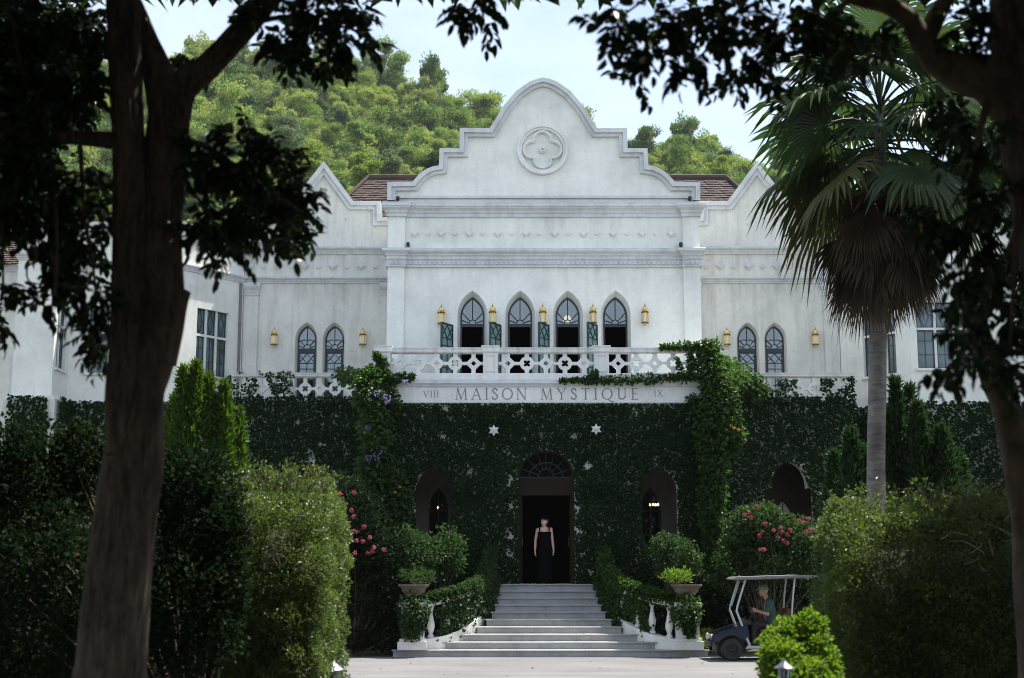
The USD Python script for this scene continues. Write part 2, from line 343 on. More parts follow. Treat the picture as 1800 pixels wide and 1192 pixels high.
def mould(profile, path, closed=False):
    """Sweeps a profile [(out, z), ...] along a plan path, mitred at the corners, with end caps."""
    path = [np.array(p[:2], float) for p in path]
    n = len(path)
    offs = []
    for i in range(n):
        ns = []
        if i > 0:
            ns.append(seg(path[i - 1], path[i])[2])
        if i < n - 1:
            ns.append(seg(path[i], path[i + 1])[2])
        m = sum(ns) / len(ns)
        offs.append(m / (m @ m) if len(ns) == 2 else m)
    k = len(profile)
    v = np.array([[*(path[i] + offs[i] * o), z] for i in range(n) for o, z in profile])
    f = []
    for i in range(n - 1):
        for j in range(k):
            a, b = i * k + j, i * k + (j + 1) % k
            f.append([a, a + k, b + k]); f.append([a, b + k, b])
    cap = trimesh.creation.triangulate_polygon(Polygon(profile), engine='earcut')[1] if k > 3 else np.array([[0, 1, 2]])
    cv, cf = trimesh.creation.triangulate_polygon(Polygon(profile), engine='earcut')
    idx = [int(np.argmin(((np.array(profile) - c) ** 2).sum(1))) for c in cv]
    for t in cf:
        f.append([idx[t[0]], idx[t[1]], idx[t[2]]])
        f.append([idx[t[2]] + (n - 1) * k, idx[t[1]] + (n - 1) * k, idx[t[0]] + (n - 1) * k])
    return v, np.array(f)


def cornice(z0, z1, reach, back=-0.05, steps=3):
    """Profile of a moulding that grows outwards to its top."""
    h = z1 - z0
    pts = [(back, z0), (reach * 0.25, z0), (reach * 0.25, z0 + h * 0.22), (reach * 0.45, z0 + h * 0.30), (reach * 0.45, z0 + h * 0.42),
           (reach * 0.60, z0 + h * 0.52), (reach * 0.85, z0 + h * 0.60), (reach * 0.85, z0 + h * 0.68), (reach, z0 + h * 0.72), (reach, z0 + h * 0.93), (reach * 0.9, z1), (back, z1 + 0.02)]
    return pts


def curve_pts(pts, n=8):
    pts = [np.array(p, float) for p in pts]
    out = []
    for i in range(len(pts) - 1):
        p0, p1, p2, p3 = pts[max(i - 1, 0)], pts[i], pts[i + 1], pts[min(i + 2, len(pts) - 1)]
        for t in np.linspace(0, 1, n, endpoint=False):
            out.append(0.5 * (2 * p1 + (p2 - p0) * t + (2 * p0 - 5 * p1 + 4 * p2 - p3) * t * t + (3 * p1 - p0 - 3 * p2 + p3) * t ** 3))
    out.append(pts[-1])
    return np.array(out)


def tube(pts, radii, sides=12, ridge=0.0, seed=0, n=8, smooth_path=True, lump=0.0):
    """Tapered tube through points; ridge = bark furrows running along it."""
    ctl = np.hstack([np.asarray(pts, float), np.asarray(radii, float)[:, None]])
    c = curve_pts(ctl, n) if smooth_path else ctl
    p, r = c[:, :3], c[:, 3]
    t = np.gradient(p, axis=0)
    t /= np.linalg.norm(t, axis=1, keepdims=True) + 1e-9
    ref = np.array([0.31, -0.2, 0.93]) if abs(t[0] @ np.array([0.31, -0.2, 0.93])) < 0.9 else np.array([1.0, 0.1, 0])
    u = np.cross(t[0], ref); u /= np.linalg.norm(u)
    v, k = [], len(p)
    a = np.arange(sides) / sides * 2 * PI
    length = 0
    for i in range(k):
        u = u - (u @ t[i]) * t[i]; u /= np.linalg.norm(u)
        w = np.cross(t[i], u)
        if i:
            length += np.linalg.norm(p[i] - p[i - 1])
        rr = np.full(sides, r[i])
        if ridge:
            q = np.stack([np.cos(a) * 2.6, np.sin(a) * 2.6, np.full(sides, length * 1.1)], 1)
            rr = rr * (1 + ridge * 0.6 * (meshkit.noise(q * [5.5, 5.5, 2.2], seed + 21) - 0.5)) * (1 + ridge * (meshkit.fbm(q, 3, seed) - 0.5) * 2 + ridge * 0.5 * (meshkit.noise(q * [3.5, 3.5, 1.0], seed + 9) - 0.5) * 2)
        if lump:
            rr = rr * (1 + lump * (meshkit.noise(np.stack([np.cos(a), np.sin(a), np.full(sides, length * 2.2)], 1) * 0.9, seed + 3) - 0.5) * 2)
        v.append(p[i] + rr[:, None] * (np.cos(a)[:, None] * u + np.sin(a)[:, None] * w))
    v = np.vstack(v)
    f = []
    for i in range(k - 1):
        j = np.arange(sides)
        b0, b1 = i * sides + j, i * sides + (j + 1) % sides
        f.append(np.stack([b0, b1, b1 + sides], 1)); f.append(np.stack([b0, b1 + sides, b0 + sides], 1))
    c0, c1 = len(v), len(v) + 1
    v = np.vstack([v, p[0], p[-1]])
    j = np.arange(sides)
    f.append(np.stack([np.full(sides, c0), (j + 1) % sides, j], 1))
    f.append(np.stack([np.full(sides, c1), (k - 1) * sides + j, (k - 1) * sides + (j + 1) % sides], 1))
    return v, np.vstack(f)


def rod(a, b, r, sides=8):
    return tube([a, b], [r, r], sides, n=1, smooth_path=False)


def lathe(prof, loc=(0, 0, 0), n=20):
    m = trimesh.creation.revolve(np.array(prof, float), sections=n)
    v, f, _ = meshkit.arrays(m)
    return v + np.array(loc), f


def unit(v):
    return v / (np.linalg.norm(v, axis=-1, keepdims=True) + 1e-9)


def leaves(pos, d, nrm, L, W, fold=0.25, nice=False):
    """One mesh of many folded leaves: base at pos, pointing along d, upper side along nrm."""
    n = len(pos)
    L = np.broadcast_to(np.asarray(L, float), n)[:, None]
    W = np.broadcast_to(np.asarray(W, float), n)[:, None]
    d = unit(np.asarray(d, float))
    s = unit(np.cross(d, nrm))
    u = np.cross(s, d)
    if not nice:
        v = np.stack([pos, pos + d * L * 0.45 + s * W * 0.5 + u * W * fold, pos + d * L, pos + d * L * 0.45 - s * W * 0.5 + u * W * fold], 1)
        f = np.array([[0, 1, 2], [0, 2, 3]])
    else:
        v = np.stack([pos, pos + d * L * 0.28 + s * W * 0.42 + u * W * fold, pos + d * L * 0.66 + s * W * 0.42 + u * W * fold * 0.6 - u * L * 0.05, pos + d * L - u * L * 0.16,
                      pos + d * L * 0.66 - s * W * 0.42 + u * W * fold * 0.6 - u * L * 0.05, pos + d * L * 0.28 - s * W * 0.42 + u * W * fold, pos + d * L * 0.5 - u * L * 0.02], 1)
        f = np.array([[0, 1, 6], [1, 2, 6], [2, 3, 6], [3, 4, 6], [4, 5, 6], [5, 0, 6]])
    k = v.shape[1]
    F = (f[None] + (np.arange(n) * k)[:, None, None]).reshape(-1, 3)
    return v.reshape(-1, 3), F


def rdir(n):
    return unit(rng.normal(size=(n, 3)))


def cloud(center, radii, n, L, W, up=0.3, inner=0.55, lump=0.35, lfreq=1.6, seed=0, nice=False, jitter=0.8, zcut=None):
    """Leaves through the outer part of a lumpy ellipsoid."""
    u = rdir(n)
    if zcut is not None:
        u[:, 2] = np.where(u[:, 2] < zcut, -u[:, 2], u[:, 2])
    lumpv = 1 + lump * 2 * (meshkit.fbm(u * lfreq + 17.3 * seed, 3, seed) - 0.5)
    r = lumpv * (inner + (1 - inner) * rng.random(n) ** 0.6)
    pos = np.asarray(center) + u * r[:, None] * np.asarray(radii)
    d = unit(u + jitter * rng.normal(size=(n, 3)) + np.array([0, 0, up]))
    nr = unit(0.6 * u + np.array([0, 0, 0.6]) + 0.7 * rng.normal(size=(n, 3)))
    return leaves(pos, d, nr, L * rng.uniform(0.7, 1.25, n), W * rng.uniform(0.75, 1.2, n), nice=nice)


def blossoms(points, r, petals=9):
    """Small balls of petals."""
    out = []
    for p in points:
        u = rdir(petals * 2)
        out.append(leaves(np.asarray(p) + u * r * 0.15, u + 0.3 * rng.normal(size=u.shape), rdir(len(u)), r * 0.95, r * 0.9))
    return cat(out)


def pointed(cx, z0, spring, half, apex):
    """Pointed-arch opening polygon in (s, z)."""
    h = apex - spring
    # arcs of radius R whose centres lie on the springing line
    R = (h * h + half * half) / (2 * half)
    pts = [(cx - half, z0), (cx + half, z0)]
    a1 = math.atan2(h, R - half)
    for t in np.linspace(0, 1, 11):
        a = a1 * t
        pts.append((cx + half - R + R * math.cos(a), spring + R * math.sin(a)))
    left = [(2 * cx - x, z) for x, z in pts[2:-1]][::-1]
    return Polygon(pts + left)


def ellipse_poly(cx, cz, rx, rz, n=40):
    return Polygon([(cx + rx * math.cos(t), cz + rz * math.sin(t)) for t in np.linspace(0, 2 * PI, n, endpoint=False)])


# ------------------------------------------------------------ ground, drive, hill
obj('ground', bx(-900, 900, -200, 1200, -0.6, -0.008), 'earth', kind='structure')
obj('driveway', cat([bx(-12, 14, -14.5, -2.6, -0.2, 0.0), bx(-3.4, 1.9, -60, -14.5, -0.2, -0.0005)]), 'drive', kind='structure')

ridge = [(-900, 330), (-500, 250), (-200, 165), (0, 130), (150, 112), (340, 102), (430, 84), (500, 90), (560, 97), (640, 112), (700, 142), (760, 168), (860, 198), (950, 226), (1050, 243), (1110, 252),
         (1190, 244), (1230, 266), (1300, 296), (1400, 322), (1500, 350), (1800, 400), (2400, 520)]
YR, YB = 264.0, 95.0
rx_ = np.array([P(u, v, YR)[0] for u, v in ridge]); rz_ = np.array([P(u, v, YR)[2] for u, v in ridge]) - 5.0


def hill_z(x, y):
    t = np.clip((y - YB) / (YR - YB), 0, 1)
    b = np.clip((y - YR) / 200, 0, 1)
    z = np.interp(x, rx_, rz_) * (t ** 0.9) * (1 - 0.55 * b)
    q = np.stack([x / 26.0, y / 26.0, np.zeros_like(x)], -1)
    return z + (meshkit.fbm(q, 3, 5) - 0.5) * 9 * np.clip(t * 4, 0, 1) * (1 - t ** 4) - 0.3


gx, gy = np.meshgrid(np.linspace(-330, 330, 90), np.linspace(YB - 5, YR + 180, 60))
gz = hill_z(gx, gy)
idx = np.arange(gx.size).reshape(gx.shape)
hf = np.vstack([np.stack([idx[:-1, :-1], idx[:-1, 1:], idx[1:, 1:]], -1).reshape(-1, 3), np.stack([idx[:-1, :-1], idx[1:, 1:], idx[1:, :-1]], -1).reshape(-1, 3)])
obj('hill', (np.stack([gx, gy, gz], -1).reshape(-1, 3), hf), 'hillground', smooth=True, kind='structure')


def crown_mesh(seed, n, R, H, leaf):
    """Crown of a broadleaf tree seen from afar: uneven leafy tiers with gaps between them."""
    r = np.random.default_rng(seed)
    out = []
    k = int(r.integers(9, 14))
    lean = r.normal(0, 0.15, 2) * R
    out.append(cloud((lean[0] * 0.5, lean[1] * 0.5, H * 0.55), (R * 0.62, R * 0.62, H * 0.36), n // 4, leaf, leaf * 0.7, inner=0.3, lump=0.6, seed=seed, jitter=1.3))
    out.append(trunk_mesh(H, 0.22))
    for i in range(k):
        a, rr = r.uniform(0, 2 * PI), R * r.uniform(0.1, 0.85)
        h = r.uniform(0.38, 1.0) if rr < 0.5 * R else r.uniform(0.3, 0.8)
        c = np.array([rr * math.cos(a) + lean[0] * h, rr * math.sin(a) + lean[1] * h, H * h])
        s = R * r.uniform(0.20, 0.46) * (1.15 - 0.4 * h)
        out.append(cloud(c, (s * r.uniform(0.9, 1.7), s * r.uniform(0.9, 1.7), s * r.uniform(0.45, 0.9)), n // k, leaf, leaf * 0.7, up=0.1, inner=0.25, lump=0.9, lfreq=2.0, seed=seed * 3 + i, jitter=1.4))
    return cat(out)


def trunk_mesh(H, r):
    return tube([(0, 0, -1.0), (0.1, 0, H * 0.4), (0, 0.1, H * 0.75)], [r, r * 0.7, r * 0.35], 6, n=2)


protos = [(crown_mesh(40 + i, 5200, 2.6 + 0.7 * (i % 3), 4.4 + 1.5 * (i % 4), 0.34), 0) for i in range(10)]
pi = UsdGeom.PointInstancer.Define(stage, '/World/hill_forest')
data(pi.GetPrim(), kind='stuff', label='dense green forest covering the hillside behind the mansion', category='forest')
pr = UsdGeom.Scope.Define(stage, '/World/hill_forest/kinds')
tg = []
for i, (m, _) in enumerate(protos):
    x = UsdGeom.Xform.Define(stage, f'/World/hill_forest/kinds/tree_kind_{i + 1:03d}')
    usdkit.mesh(stage, str(x.GetPath()) + '/crown', m, M['hilltree'])
    tg.append(x.GetPath())
tx, ty = [], []
for y in np.arange(YB + 12, YR + 16, 3.2):
    sp = 3.5
    for x in np.arange(-125, 125, sp):
        tx.append(x + rng.uniform(-2.4, 2.4)); ty.append(y + rng.uniform(-2, 2))
tx, ty = np.array(tx), np.array(ty)
tz = hill_z(tx, ty)
# keep those the building or the frame does not hide from every nearby viewpoint
d_ = ty - EYE[1]
el = (tz + 8 - EYE[2]) / d_
ok = (el > 0.20) & (np.abs(tx - EYE[0]) / d_ < 0.42)
tx, ty, tz = tx[ok], ty[ok], tz[ok]
pi.CreatePrototypesRel().SetTargets(tg)
pi.CreateProtoIndicesAttr(Vt.IntArray.FromNumpy(rng.integers(0, len(protos), len(tx)).astype(np.int32)))
pi.CreatePositionsAttr(Vt.Vec3fArray.FromNumpy(np.stack([tx, ty, tz - 0.8], 1).astype(np.float32)))
sc = rng.uniform(0.40, 1.0, len(tx)) * np.where(rng.random(len(tx)) < 0.2, 1.45, 1.0)
pi.CreateScalesAttr(Vt.Vec3fArray.FromNumpy(np.stack([sc, sc, sc * rng.uniform(0.85, 1.5, len(tx))], 1).astype(np.float32)))
ang = rng.uniform(0, 2 * PI, len(tx))
pi.CreateOrientationsAttr(Vt.QuathArray([Gf.Quath(float(math.cos(a / 2)), 0, 0, float(math.sin(a / 2))) for a in ang]))
# the few trees at the foot of the slope that stand out from the wood
for u, v, w, Y, mt, lab in [
        (640, 293, 64, 112, 'hilltree_bright', 'round bright yellow-green tree on the hill just above the brown roof'),
        (690, 283, 70, 128, 'hilltree_grey', 'grey-green tree on the hill right of the round yellow-green tree'),
        (768, 282, 60, 122, 'hilltree', 'low green tree on the hill left of the gable steps'),
        (548, 268, 64, 118, 'hilltree_bright', 'yellow-green tree on the hill above the pointed left gable'),
        (505, 225, 80, 150, 'hilltree_grey', 'pale green tree on the hill among leaves of the foreground tree'),
        (1196, 258, 62, 215, 'hilltree', 'dark spreading tree on the ridge right of the central gable'),
        (1262, 290, 50, 180, 'hilltree_bright', 'light green tree on the slope above the right brown roof')]:
    p = P(u, v, Y)
    R = PX(w, Y) / 2
    H = 2.35 * R
    t = thing('hill_tree', lab, 'tree', (p[0], p[1], p[2] - 0.75 * H), group='trees standing out on the hill')
    obj('crown', crown_mesh(int(u), 3600, R, H, 0.30), mt, t)
    z0 = float(hill_z(np.array([p[0]]), np.array([p[1]]))[0]) - (p[2] - 0.75 * H)
    obj('trunk', tube([(0, 0, min(z0, 0) - 0.5), (0.1, 0, H * 0.35), (0, 0.1, H * 0.7)], [0.22, 0.16, 0.08], 6, n=2), 'twig', t)


# ------------------------------------------------------------ the mansion
YM, YW, YL = 2.0, 6.3, 4.8          # main upper wall, wing wall, wing terrace front
HX = 4.24                           # half width of the central block
house = thing('mansion', 'white mansion with stepped curved gable, arched balcony doors and ivy covered lower floor', 'mansion')


def zat(v, Y, u=957):
    return float(P(u, v, Y)[2])


def xat(u, v, Y):
    return float(P(u, v, Y)[0])


gp = [(957, 141), (968, 143.5), (980, 148), (1003, 164), (1026, 191), (1040, 214), (1050, 230), (1101.5, 229.5), (1102, 265), (1137, 265), (1138.5, 295),
      (1150, 296.5), (1161, 301), (1172, 308.5), (1180, 317), (1185.5, 324), (1229, 324.5), (1229, 357)]
half = []
for u, v in gp:
    p = P(u, v, YM)
    half.append((p[0] - xat(957, v, YM), p[2]))
half[0] = (0.0, half[0][1])
Z0, Z1 = zat(382, YM), zat(358, YM)          # upper cornice
Z2, Z3 = zat(470, YM), zat(438, YM)          # lower cornice
right = half + [(HX, half[-1][1] - 0.02), (HX, 0.0)]
outline = Polygon([(-x, z) for x, z in right[1:]][::-1] + right)
FL = 6.73                                     # balcony floor
door_x = [-1.95, -0.65, 0.65, 1.95]
DA, DS, DH = zat(511, YM), zat(553, YM), 0.40
holes = [pointed(c, FL, DS, DH, DA) for c in door_x]
low_win = [pointed(c, 2.35, 3.55, 0.27, 4.12) for c in (-2.83, 2.83)]
door_hole = sbox(-0.72, 1.6, 0.72, 4.2)
wallp = outline.difference(unary_union(holes + low_win + [door_hole]))
obj('front_wall', slab(wallp, 0.30, (0, YM), (1, YM)), 'stucco', house)
# gable coping: two stepped bands following the outline
top = outline.intersection(sbox(-9, Z1 + 0.02, 9, 30))
grown = top.buffer(0.035, join_style='mitre')
cut = sbox(-9, Z1 + 0.07, 9, 30)
band1 = grown.difference(top.buffer(-0.19, join_style='mitre')).intersection(cut)
band2 = grown.difference(top.buffer(-0.085, join_style='mitre')).intersection(cut)
band1 = band1.difference(sbox(-HX + 0.25, 0, HX - 0.25, Z1 + 0.14))
band2 = band2.difference(sbox(-HX + 0.14, 0, HX - 0.14, Z1 + 0.14))
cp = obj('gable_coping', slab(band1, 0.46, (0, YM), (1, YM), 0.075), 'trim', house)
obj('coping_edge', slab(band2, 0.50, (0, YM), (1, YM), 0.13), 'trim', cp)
# cornices wrap round the pilasters at both ends
pw, pp = 0.44, 0.07


def wrap(hx, y, dep=0.6):
    return [(-hx - 0.02, y + dep), (-hx - 0.02, y - pp), (-hx + pw, y - pp), (-hx + pw, y), (hx - pw, y), (hx - pw, y - pp), (hx + 0.02, y - pp), (hx + 0.02, y + dep)]


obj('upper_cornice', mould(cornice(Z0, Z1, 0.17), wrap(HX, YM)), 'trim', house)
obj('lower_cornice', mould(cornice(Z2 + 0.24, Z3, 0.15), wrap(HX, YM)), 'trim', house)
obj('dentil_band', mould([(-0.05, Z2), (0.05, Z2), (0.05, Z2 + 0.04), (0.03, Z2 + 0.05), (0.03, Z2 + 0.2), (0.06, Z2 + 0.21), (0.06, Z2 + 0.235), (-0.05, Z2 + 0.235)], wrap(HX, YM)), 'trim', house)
dn = []
for x in np.arange(-HX + 0.09, HX - 0.05, 0.13):
    yy = YM - (pp if abs(x) > HX - pw else 0)
    dn.append(bx(x - 0.035, x + 0.035, yy - 0.06, yy - 0.03, Z2 + 0.07, Z2 + 0.17))
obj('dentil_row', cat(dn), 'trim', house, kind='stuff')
for s in (-1, 1):
    x0, x1 = sorted((s * (HX + 0.02), s * (HX - pw)))
    obj('pilaster', cat([bx(x0, x1, YM - pp, YM + 0.3, FL, Z2 + 0.01), bx(x0, x1, YM - pp, YM + 0.3, Z3 + 0.005, Z0 + 0.01)]), 'stucco', house)
# frieze of diamonds and round studs
dia = lambda r, cx, cz: Polygon([(cx - r, cz), (cx, cz - r), (cx + r, cz), (cx, cz + r)])
zf = zat(410, YM)
for i, u in enumerate([729, 776, 825, 875, 925, 975, 1026, 1077.5, 1129, 1180]):
    x = xat(u, 410, YM)
    obj('frieze_diamond', cat([slab(dia(0.115, x, zf), 0.07, (0, YM), (1, YM), 0.04), slab(dia(0.08, x, zf), 0.07, (0, YM), (1, YM), 0.065)]), 'stucco', house)
    if i < 9:
        x += 0.375
        obj('frieze_stud', cat([slab(ellipse_poly(x, zf, 0.055, 0.055, 14), 0.05, (0, YM), (1, YM), 0.035)]), 'stucco', house)
# quatrefoil medallion
qx, qz = xat(953.5, 264, YM), zat(264, YM)
ringp = ellipse_poly(qx, qz, 0.72, 0.72, 56)
md = obj('gable_medallion', cat([slab(ringp.difference(ringp.buffer(-0.15)), 0.10, (0, YM), (1, YM), 0.07), slab(ringp.buffer(-0.02).difference(ringp.buffer(-0.075)), 0.10, (0, YM), (1, YM), 0.10)]), 'white', house)
quat = unary_union([ellipse_poly(qx + 0.285 * dx, qz + 0.285 * dz, 0.275, 0.275, 30) for dx, dz in ((1, 0), (-1, 0), (0, 1), (0, -1))])
obj('quatrefoil_moulding', cat([slab(quat.difference(quat.buffer(-0.085)), 0.08, (0, YM), (1, YM), 0.065), slab(quat.buffer(-0.02).difference(quat.buffer(-0.055)), 0.08, (0, YM), (1, YM), 0.09)]), 'white', md)

# balcony doors: splayed reveal, fanlight, one leaf standing open
def loft(a, b, ya, yb):
    pa, pb = np.array(a.exterior.coords)[:-1], np.array(b.exterior.coords)[:-1]
    n = len(pa)
    v = np.vstack([np.stack([pa[:, 0], np.full(n, ya), pa[:, 1]], 1), np.stack([pb[:, 0], np.full(n, yb), pb[:, 1]], 1)])
    j = np.arange(n)
    k = (j + 1) % n
    return v, np.vstack([np.stack([j, k, k + n], 1), np.stack([j, k + n, j + n], 1)])


def bars(shape, lines, w):
    return unary_union([LineString(l).buffer(w / 2, cap_style='flat') for l in lines]).intersection(shape)


def fan(cx, hz, shape, hub=0.10, w=0.028, n=(18, 48, 90, 132, 162)):
    ls = [[(cx + hub * math.cos(math.radians(a)), hz + hub * math.sin(math.radians(a))), (cx + 2 * math.cos(math.radians(a)), hz + 2 * math.sin(math.radians(a)))] for a in n]
    h = ellipse_poly(cx, hz, hub, hub * 1.25, 24)
    return unary_union([bars(shape, ls, w), h.difference(h.buffer(-w * 0.9)).intersection(shape)])


def lattice(w, z0, z1, st=0.042):
    """Leaf of a glazed door or window: stiles, rails, glazing bars and a band of crossing tracery near its top."""
    outer = sbox(0, z0, w, z1)
    h = z1 - z0
    zt = z1 - 0.24 * h
    inner = sbox(st, z0 + st * 1.6, w - st, z1 - st)
    b = 0.019
    L = [[(0, zt), (w, zt)], [(0, zt - 0.12 * h), (w, zt - 0.12 * h)], [(0, z0 + 0.3 * h), (w, z0 + 0.3 * h)], [(w / 2, z0), (w / 2, zt)]]
    m, hh = w / 2, (z1 - zt)
    c = (z1 - st + zt) / 2
    for s in (-1, 1):
        L += [[(m, c + s * hh * 0.42), (m - w * 0.24, c)], [(m, c + s * hh * 0.42), (m + w * 0.24, c)], [(m - w * 0.24, c), (0, c + s * hh * 0.45)], [(m + w * 0.24, c), (w, c + s * hh * 0.45)]]
    return unary_union([outer.difference(inner), bars(outer, L, b)]), inner


TR = zat(569.5, YM)
for c in door_x:
    o1, o2 = pointed(c, FL, DS, DH, DA), pointed(c, FL, DS - 0.02, 0.325, DA - 0.14)
    dw = obj('balcony_door', slab(o2.difference(o2.buffer(-0.042)).difference(sbox(-9, 0, 9, FL + 0.05)).union(sbox(c - 0.32, TR - 0.045, c + 0.32, TR + 0.045)), 0.07, (0, YM), (1, YM), -0.24), 'frame', house)
    obj('reveal', loft(o1, o2, YM - 0.001, YM + 0.27), 'stucco', dw)
    up = o2.buffer(-0.03).intersection(sbox(-9, TR + 0.03, 9, 20))
    obj('fanlight_bars', slab(fan(c, TR + 0.045, up), 0.035, (0, YM), (1, YM), -0.255), 'frame', dw)
    obj('fanlight_pane', slab(up, 0.008, (0, YM), (1, YM), -0.275), 'glass', dw)
    fr, inn = lattice(0.6, FL + 0.03, TR - 0.05)
    a = (c - 0.31, YM + 0.22)
    b = (a[0] - 0.48, a[1] - 0.877)
    lf = slab(fr, 0.045, b, a, 0.0)
    mir = affinity.scale(fr, -1, 1, origin=(0.3, 0))
    obj('open_leaf', slab(mir, 0.045, b, (b[0] + 0.48, b[1] + 0.877)), 'tealframe', dw)
    obj('leaf_glass', slab(affinity.scale(inn, -1, 1, origin=(0.3, 0)), 0.01, b, (b[0] + 0.48, b[1] + 0.877), -0.02), 'teal', dw)
# dark ground floor windows behind the loggia
for c in (-2.83, 2.83):
    o2 = pointed(c, 2.35, 3.55, 0.27, 4.12)
    w = obj('porch_window', slab(o2.difference(o2.buffer(-0.035)).union(bars(o2, [[(c, 2.3), (c, 4.2)], [(c - 0.3, 3.5), (c + 0.3, 3.5)]], 0.02)), 0.05, (0, YM), (1, YM), -0.12), 'frame', house)
    obj('pane', slab(o2.buffer(-0.02), 0.008, (0, YM), (1, YM), -0.14), 'glass', w)
# shell of the central block: sides, back, floors
obj('block_shell', cat([bx(-HX, -HX + 0.3, YM + 0.3, 12, 0, Z1), bx(HX - 0.3, HX, YM + 0.3, 12, 0, Z1), bx(-HX, HX, 12, 12.3, 0, Z1), bx(-HX + 0.3, HX - 0.3, YM + 0.3, 12, Z1 - 0.5, Z1 - 0.2)]), 'stucco', house)
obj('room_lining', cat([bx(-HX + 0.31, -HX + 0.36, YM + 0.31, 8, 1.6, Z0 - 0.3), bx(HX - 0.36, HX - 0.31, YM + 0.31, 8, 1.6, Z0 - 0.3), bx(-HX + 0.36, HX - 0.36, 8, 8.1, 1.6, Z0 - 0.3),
                        bx(-HX + 0.36, HX - 0.36, YM + 0.31, 8, 6.3, 6.7), bx(-HX + 0.36, HX - 0.36, YM + 0.31, 8, 10.2, 10.3), bx(-HX + 0.36, HX - 0.36, YM + 0.31, 8, 1.5, 1.6)]), 'inside', house)  # near-black lining added to keep the rooms dark

# ---- porch with its three openings, balcony and inscription
PHX = 4.38
op_mid = unary_union([sbox(-0.715, 1.6, 0.715, 4.32), ellipse_poly(0, 4.32, 0.715, 0.64)])
op_side = [unary_union([sbox(c - 0.49, 2.3, c + 0.49, 3.9), ellipse_poly(c, 3.9, 0.49, 0.60)]) for c in (-2.83, 2.83)]
porchp = sbox(-PHX, 0, PHX, 6.14).difference(unary_union([op_mid] + op_side))
obj('porch_wall', slab(porchp, 0.38, (0, 0), (1, 0)), 'stucco_old', house)
obj('porch_side', cat([bx(-PHX, -PHX + 0.35, 0.38, YM, 0, 6.14), bx(PHX - 0.35, PHX, 0.38, YM, 0, 6.14)]), 'stucco_old', house)
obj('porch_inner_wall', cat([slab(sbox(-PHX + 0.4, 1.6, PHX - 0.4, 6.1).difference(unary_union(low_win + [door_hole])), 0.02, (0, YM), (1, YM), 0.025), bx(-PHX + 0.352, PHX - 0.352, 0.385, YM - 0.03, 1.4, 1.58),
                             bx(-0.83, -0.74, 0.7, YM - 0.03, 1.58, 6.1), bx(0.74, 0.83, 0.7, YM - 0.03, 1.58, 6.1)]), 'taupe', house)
obj('vestibule_lining', cat([bx(-0.738, -0.73, 0.72, YM - 0.03, 1.585, 6.0), bx(0.73, 0.738, 0.72, YM - 0.03, 1.585, 6.0), bx(-0.73, 0.73, 0.72, YM - 0.03, 5.2, 5.25)]), 'inside', house)  # near-black sheets over the taupe walls make the vestibule look unlit
obj('balcony_floor', cat([bx(-PHX, PHX, 0.0, YM + 0.28, 6.55, FL - 0.01)]), 'white', house)
sign = obj('inscription_band', bx(-PHX - 0.005, PHX + 0.005, -0.045, 0.38, 6.14, 6.55), 'white', house)
obj('balcony_cornice', mould([(-0.2, 6.55), (0.07, 6.55), (0.09, 6.60), (0.13, 6.63), (0.13, 6.70), (0.10, 6.73), (-0.2, 6.73)], [(-PHX, YM), (-PHX, 0), (PHX, 0), (PHX, YM)]), 'trim', house)


